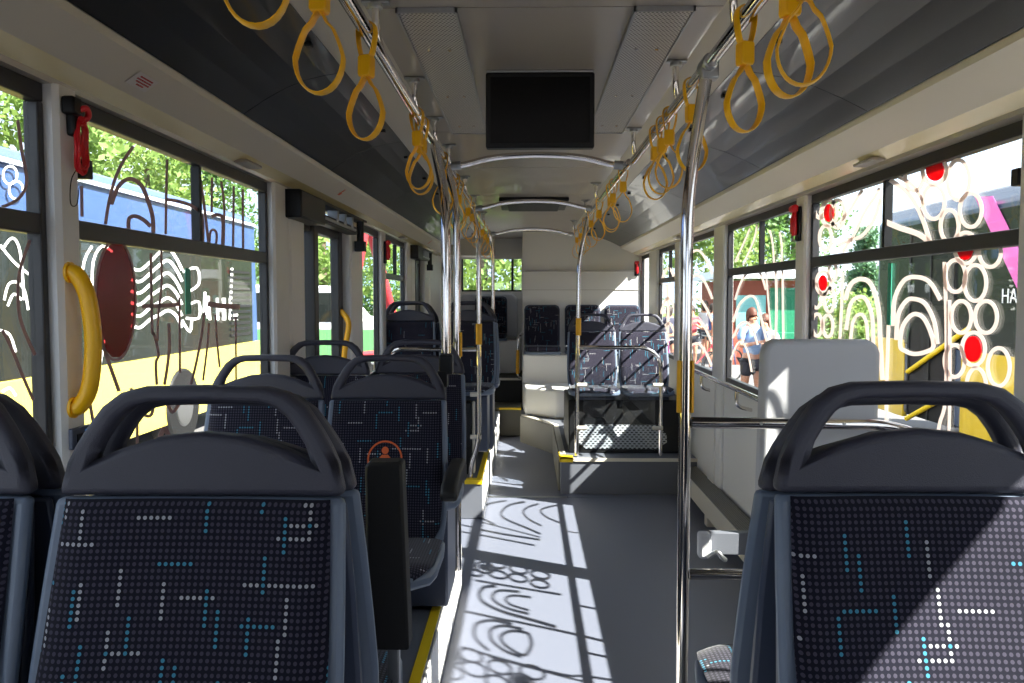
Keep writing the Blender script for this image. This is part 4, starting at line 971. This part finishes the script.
# building far
t = tag(empty('apartment_building', (-20, 22.5, GZ)), 'pale building with pink roof beyond the left bus', 'building')
MB().box(-6, 3, 0, 8, 0, 5.2).build('facade', mat('cream_plaster', (220, 212, 205), .9, var=.05, scale=2), t, smooth=False)
MB().slab([[(-6.5, 5.2), (3.5, 5.2), (2.3, 6.6), (-5.3, 6.6)]], lambda u, v, q_: (u, q_, v), -.4, 8.4).build('roof', mat('faded_pink_tiles', (196, 140, 130), .8, var=.15, scale=12), t, smooth=False)
for k in range(4):
    wv = MB().box(-5 + k * 2.1, -4.1 + k * 2.1, -.04, .02, 3.0, 4.3).build('facade_window', mat('dim_pane_%s' % 'abcd'[k], (120, 130, 140), .3), t, smooth=False)
    MB().box(2.98, 3.04, .8 + k * 1.9, 1.7 + k * 1.9, 3.0, 4.3).build('facade_window', wv.data.materials[0], t, smooth=False)
t = tag(empty('brick_building', (19.5, 22.5, GZ)), 'brick house with windows above the right bus', 'building')
MB().box(-5, 4, 0, 8, 0, 4.6).build('facade', mat('orange_brick', (176, 120, 92), .9, var=.15, scale=14), t, smooth=False)
for k in range(4): MB().box(-4.4 + k * 2.1, -3.4 + k * 2.1, -.05, .02, 2.6, 4.0).build('facade_window', K['bus_glass'], t, smooth=False)
MB().box(-5.3, 4.3, -.3, 8.3, 4.6, 4.85).build('roof', K['bus_blue'], t, smooth=False)
# red tent legs seen through far left windows
K['redpipe'] = mat('red_painted_metal', (186, 52, 60), .5)
t = tag(empty('red_trestle', (-2.9, 14.5, GZ)), 'red painted steel frame outside the far left windows', 'trestle')
MB().tube([(-.55, 0, 0), (.10, 0, 3.4)], .09, 10).build('leg', K['redpipe'], t); MB().tube([(.55, 2.0, 0), (.05, 0, 3.4)], .09, 10).build('leg', K['redpipe'], t); MB().tube([(-.4, 0, .8), (.42, 1.6, .8)], .05, 10).build('crosspiece', K['redpipe'], t)
t = tag(empty('green_van', (-5.3, 19.0, GZ)), 'green and white van beyond the left door glass', 'van')
vb = [(-2.1, .35), (2.3, .35), (2.4, .9), (2.2, 1.25), (1.5, 1.4), (.9, 2.1), (-2.0, 2.15), (-2.15, 1.9)]
MB().slab([vb], lambda u, v, q_: (u, q_, v), -.9, .9).build('body', K['bus_white'], t, bevel=.06)
MB().box(-2.12, 2.2, -.915, .915, .4, 1.15).build('green_side', mat('green_van_paint', (96, 150, 100), .4), t, bevel=.03)
for xx in (-1.4, .1): MB().box(xx, xx + 1.2, -.92, .92, 1.3, 1.95).build('window', K['bus_glass'], t, bevel=.02)
for xx in (-1.3, 1.5): MB().disc((xx, 0, .34), .34, 'y', 1.85, 24).build('wheel', K['rubber'], t)
# trees ------------------------------------------------------------
GR = [leaves('foliage_bright', (122, 150, 78), (146, 172, 86), .4), leaves('foliage_deep', (84, 122, 60), (104, 148, 62), .35), leaves('foliage_blue', (96, 134, 108), (110, 150, 100), .25)]
BARK = mat('tree_bark', (92, 80, 66), .9, var=.3, scale=20)
def tree(x, y, h, rad, label, g, low=.25, n=2600, lf=.13, seed=1, conic=False, name='leafy_tree'):
    rnd = random.Random(seed); t = tag(empty(name, (x, y, GZ)), label, 'tree', 'trees around the yard')
    MB().tube([(0, 0, -.02), (.05, 0, h * .4), (0, .05, h * .8)], [.05 * h * .5, .035 * h * .5, .01 * h], 10).build('trunk', BARK, t)
    mb = MB(); cl = []
    for k in range(26):
        a = rnd.uniform(0, 6.28); zz = rnd.uniform(low, 1); rr = rad * (1 - zz) * 1.1 if conic else rad * math.sqrt(max(.05, 1 - ((zz - (low + 1) / 2) / ((1 - low) / 2 + .05)) ** 2))
        f = rnd.uniform(.3, 1); cl.append(Vector((math.cos(a) * rr * f, math.sin(a) * rr * f, zz * h)))
    for k in range(n):
        c_ = rnd.choice(cl); s_ = rad * (.15 if conic else .24)
        p = c_ + Vector((rnd.gauss(0, s_), rnd.gauss(0, s_), rnd.gauss(0, s_ * .8)))
        if p.z < .3: p.z = .3
        u = Vector((rnd.gauss(0, 1), rnd.gauss(0, 1), rnd.gauss(0, 1))).normalized(); v = u.cross(Vector((rnd.gauss(0, 1), rnd.gauss(0, 1), rnd.gauss(0, 1)))).normalized()
        l_ = lf * rnd.uniform(.7, 1.4)
        mb.add([p - u * l_, p + v * l_ * .6, p + u * l_, p - v * l_ * .6], [(0, 1, 2, 3)])
    mb.build('foliage', GR[g], t, smooth=False)
    return t
tl = [(-11.5, 19.5, 6.6, 1.9, 0, 'bright green tree just above the left bus roof'), (-11.6, 25.0, 7.2, 2.0, 0, 'bright tree behind the middle of the left bus'), (-12.6, 31.5, 7.8, 2.3, 1, 'deeper green tree beyond the left bus tail'),
      (-6.3, 25.0, 8, 1.9, 0, 'tree seen through the left door glass'), (-3.6, 33, 9, 2.4, 0, 'tall tree beyond the narrow left window'), (-1.2, 22, 6.0, 2.0, 0, 'sunny tree filling the back window'), (-7.6, 42, 10, 3.0, 1, 'dark tree left of the back window view'),
      (4.6, 42, 9.0, 2.7, 1, 'tree seen through the farthest right window'), (7.3, 30, 6.6, 1.8, 0, 'tree behind the stacked arc decals'), (10.9, 34, 6.6, 1.8, 1, 'tree beside the red hammer above the kiosk'),
      (15.4, 38, 5.4, 1.3, 2, 'bluish conifer behind the small flower decal'), (14.6, 44, 6.4, 1.5, 2, 'second bluish conifer right of the small flower decal')]
for k, (x, y, h, rd_, g_, lb) in enumerate(tl): tree(x, y, h, rd_, lb, g_, seed=k + 3, conic=(g_ == 2), name='conifer' if g_ == 2 else 'leafy_tree', low=.12, lf=.10, n=6500)
for (x, y, h, rd_, lb) in ((9.1, 21.5, 1.5, .8, 'low green bush right of the kiosk'), (9.9, 25.5, 1.9, .9, 'round bush behind the arch decals'), (7.6, 17.8, 1.1, .6, 'small green shrub near the right bus')):
    tree(x, y, h, rd_, lb, 0, seed=int(x * 10), name='bush', low=.1, lf=.06, n=2500)
t = tag(empty('market_stall', (10.3, 19.6, GZ)), 'market stall with orange and teal cloth beside the right bus', 'stall')
MB().slab([[(-.9, 2.1), (.9, 2.1), (0, 2.6)]], lambda u, v, q_: (u, q_, v), -.8, .8).build('canopy', mat('orange_cloth', (226, 150, 110), .8), t, smooth=False)
for a in (-.85, .85):
    for b in (-.75, .75): MB().tube([(a, b, 0), (a, b, 2.1)], .03).build('leg', K['steel'], t)
MB().box(-.85, .85, -.7, -.6, .1, .95).build('counter_cloth', mat('teal_cloth', (90, 180, 170), .8), t)
# people -------------------------------------------------------------
SKIN = mat('skin', (184, 130, 104), .6)
def skinned(name, joints, edges, radii, m, parent, sub=2):
    me = bpy.data.meshes.new(name); me.from_pydata([tuple(j) for j in joints], edges, []); me.materials.append(m)
    o = bpy.data.objects.new(name, me); COL.objects.link(o); o.parent = parent
    sk = o.modifiers.new('skin', 'SKIN'); sk.use_smooth_shade = True
    for i, r_ in enumerate(radii):
        v = me.skin_vertices[0].data[i]; v.radius = r_ if isinstance(r_, tuple) else (r_, r_); v.use_root = (i == 0)
    u = o.modifiers.new('sub', 'SUBSURF'); u.levels = sub; u.render_levels = sub
    return o
def person(x, y, rz, label, top, bottom, hair, h=1.65, skirt=False, step=.1, armfold=True):
    t = tag(empty('person', (x, y, GZ), rz), label, 'person'); k = h / 1.65; V = lambda a, b, c_: (a * k, b * k, c_ * k)
    J = [V(0, 0, .92), V(0, 0, 1.08), V(0, 0, 1.28), V(0, .0, 1.40), V(0, 0, 1.48), V(0, -.01, 1.56)]; E = [(0, 1), (1, 2), (2, 3), (3, 4), (4, 5)]; R_ = [.12, .11, (.15, .1), .06, .05, .08]
    R_ = [(a if isinstance(a, tuple) else (a, a)) for a in R_]
    for s_ in (-1, 1):
        n = len(J); el = V(s_ * .24, -.06, 1.12); wr_ = V(s_ * .10, -.24, 1.18) if armfold else V(s_ * .25, -.04, .88)
        J += [V(s_ * .16, 0, 1.36), el, wr_]; E += [(3, n), (n, n + 1), (n + 1, n + 2)]; R_ += [(.05, .05), (.038, .038), (.026, .026)]
        # palm and fingers
        pm = Vector(wr_) + (Vector(wr_) - Vector(el)).normalized() * .07; J.append(tuple(pm)); E.append((n + 2, n + 3)); R_.append((.026, .018))
        for f in range(5):
            dv = (Vector(wr_) - Vector(el)).normalized(); sd_ = Vector((0, 0, 1)).cross(dv).normalized() if abs(dv.z) < .9 else Vector((1, 0, 0))
            L_ = [.05, .07, .075, .07, .055][f]; tip = pm + sd_ * (f - 2) * .014 + dv * L_; J.append(tuple(tip)); E.append((n + 3, len(J) - 1)); R_.append((.008, .008))
        n = len(J); J += [V(s_ * .09, 0, .86), V(s_ * .09, -step * s_ * .5, .48), V(s_ * .09, step * s_, .09), V(s_ * .09, step * s_ - .14, .035)]; E += [(0, n), (n, n + 1), (n + 1, n + 2), (n + 2, n + 3)]; R_ += [(.085, .085), (.055, .055), (.036, .036), (.035, .03)]
    body = skinned('body', J, E, [(a * k, b * k) for a, b in R_], SKIN, t)
    skinned('top', [V(0, 0, .95), V(0, 0, 1.10), V(0, 0, 1.28), V(0, 0, 1.38), V(-.17, 0, 1.35), V(-.22, -.03, 1.20), V(.17, 0, 1.35), V(.22, -.03, 1.20)], [(0, 1), (1, 2), (2, 3), (3, 4), (4, 5), (3, 6), (6, 7)], [(.16, .14), (.135, .12), (.165, .12), (.075, .07), (.065, .065), (.062, .062), (.065, .065), (.062, .062)], top, t)
    if skirt: MB().tube([V(0, 0, .98), V(0, 0, .6)], [.16, .24], 18).build('skirt', bottom, t)
    else: skinned('shorts', [V(0, 0, .92), V(-.09, 0, .86), V(-.095, .0, .66), V(.09, 0, .86), V(.095, .0, .66)], [(0, 1), (1, 2), (0, 3), (3, 4)], [(.14, .12), (.10, .10), (.085, .09), (.10, .10), (.085, .09)], bottom, t)
    hd = MB(); c_ = Vector(V(0, -.01, 1.56)); n = 14
    vs = []; fs = []
    for i in range(9):
        a = math.pi * i / 8
        for j in range(n):
            b = 2 * math.pi * j / n; fr_ = math.cos(b - math.pi / 2)  # +y is the back
            rad = .098 * k; zz = math.cos(a); ext = 1.0 if fr_ > -.35 else .86
            vs.append((c_.x + rad * .92 * math.sin(a) * math.cos(b) * ext, c_.y + .018 + rad * 1.05 * math.sin(a) * math.sin(b) * ext, c_.z + .025 + rad * 1.2 * (zz if zz > 0 else zz * (1.8 if fr_ > -.2 else .1))))
    for i in range(8):
        for j in range(n): fs.append((i * n + j, i * n + (j + 1) % n, (i + 1) * n + (j + 1) % n, (i + 1) * n + j))
    hd.add(vs, fs); hd.build('hair', hair, t)
    fc = MB()
    for s_ in (-1, 1): fc.disc((s_ * .03 * k, c_.y - .083 * k, c_.z + .0), .010, 'y', .008, 10)
    fc.disc((0, c_.y - .083 * k, c_.z - .045), .02, 'y', .006, 10, ry=.006); fc.build('face_features', mat('dark_features', (90, 50, 45), .6), t)
    MB().tube([(0, c_.y - .078 * k, c_.z + .0), (0, c_.y - .103 * k, c_.z - .022), (0, c_.y - .08 * k, c_.z - .03)], [.008, .014, .008], 8).build('nose', SKIN, t)
    return t
HB = mat('auburn_hair', (90, 46, 30), .6); HD = mat('dark_hair', (48, 36, 32), .6)
SHB = mat('light_blue_blouse', (130, 158, 200), .8, var=.1, scale=12); SHW = mat('white_blouse', (190, 188, 192), .8); BK = mat('black_shorts', (34, 34, 44), .8)
person(3.36, 12.3, .35, 'person in light blue blouse and black shorts outside right window', SHB, BK, HB)
person(3.72, 12.9, -.5, 'person in white top standing behind the blue blouse', SHW, mat('pale_denim_shorts', (150, 165, 200), .8), HB, 1.55)
cols = [(190, 70, 80), (70, 90, 160), (210, 205, 210), (60, 60, 80), (200, 120, 60)]
for i, (x, y, lb) in enumerate(((4.1, 20.5, 'person in red top far across the yard'), (4.7, 20.8, 'person in blue top far across the yard'), (4.9, 22.6, 'person in white top near the kiosk'), (3.45, 20.0, 'person in dark clothes near the far trees'), (5.1, 21.5, 'person in orange top left of the kiosk'))):
    person(x, y, i * 1.1, lb, mat('shirt_%s' % ['red', 'blue', 'white', 'dark', 'orange'][i], cols[i], .8), BK, HD, 1.6 + .05 * (i % 3), armfold=(i % 2 == 0))
# parked bicycles
def bike(x, y, rz, col, label):
    t = tag(empty('bicycle', (x, y, GZ), rz), label, 'bicycle', 'bicycles across the yard')
    for s_ in (-1, 1):
        MB().loop([(s_ * .52 + .33 * math.cos(a), 0, .34 + .33 * math.sin(a)) for a in [2 * math.pi * i / 24 for i in range(24)]], .018, 6).build('wheel', K['rubber'], t)
    MB().tube([(-.52, 0, .34), (-.12, 0, .30), (.38, 0, .80), (-.22, 0, .82), (-.12, 0, .30)], .018, 8).tube([(-.52, 0, .34), (-.22, 0, .82), (-.24, 0, .95)], .014, 8).tube([(.52, 0, .34), (.38, 0, .80), (.36, 0, 1.0)], .016, 8).build('bicycle_frame', mat('paint', col, .4), t)
    MB().box(-.36, -.12, -.06, .06, .94, .99).build('saddle', K['rubber'], t, bevel=.02); MB().tube([(.30, -.26, 1.02), (.36, 0, 1.0), (.30, .26, 1.02)], .014, 8).build('handlebar', K['steel'], t)
for i, (x, y) in enumerate(((3.6, 17.5), (4.3, 18.0), (5.0, 18.6), (2.9, 16.0))):
    bike(x, y, .3 + i * .5, [(180, 40, 60), (40, 60, 120), (210, 210, 210), (150, 60, 120)][i], ['red bicycle parked across the yard', 'blue bicycle parked beside the red one', 'pale bicycle parked nearest the kiosk', 'purple bicycle parked nearest the bus'][i])
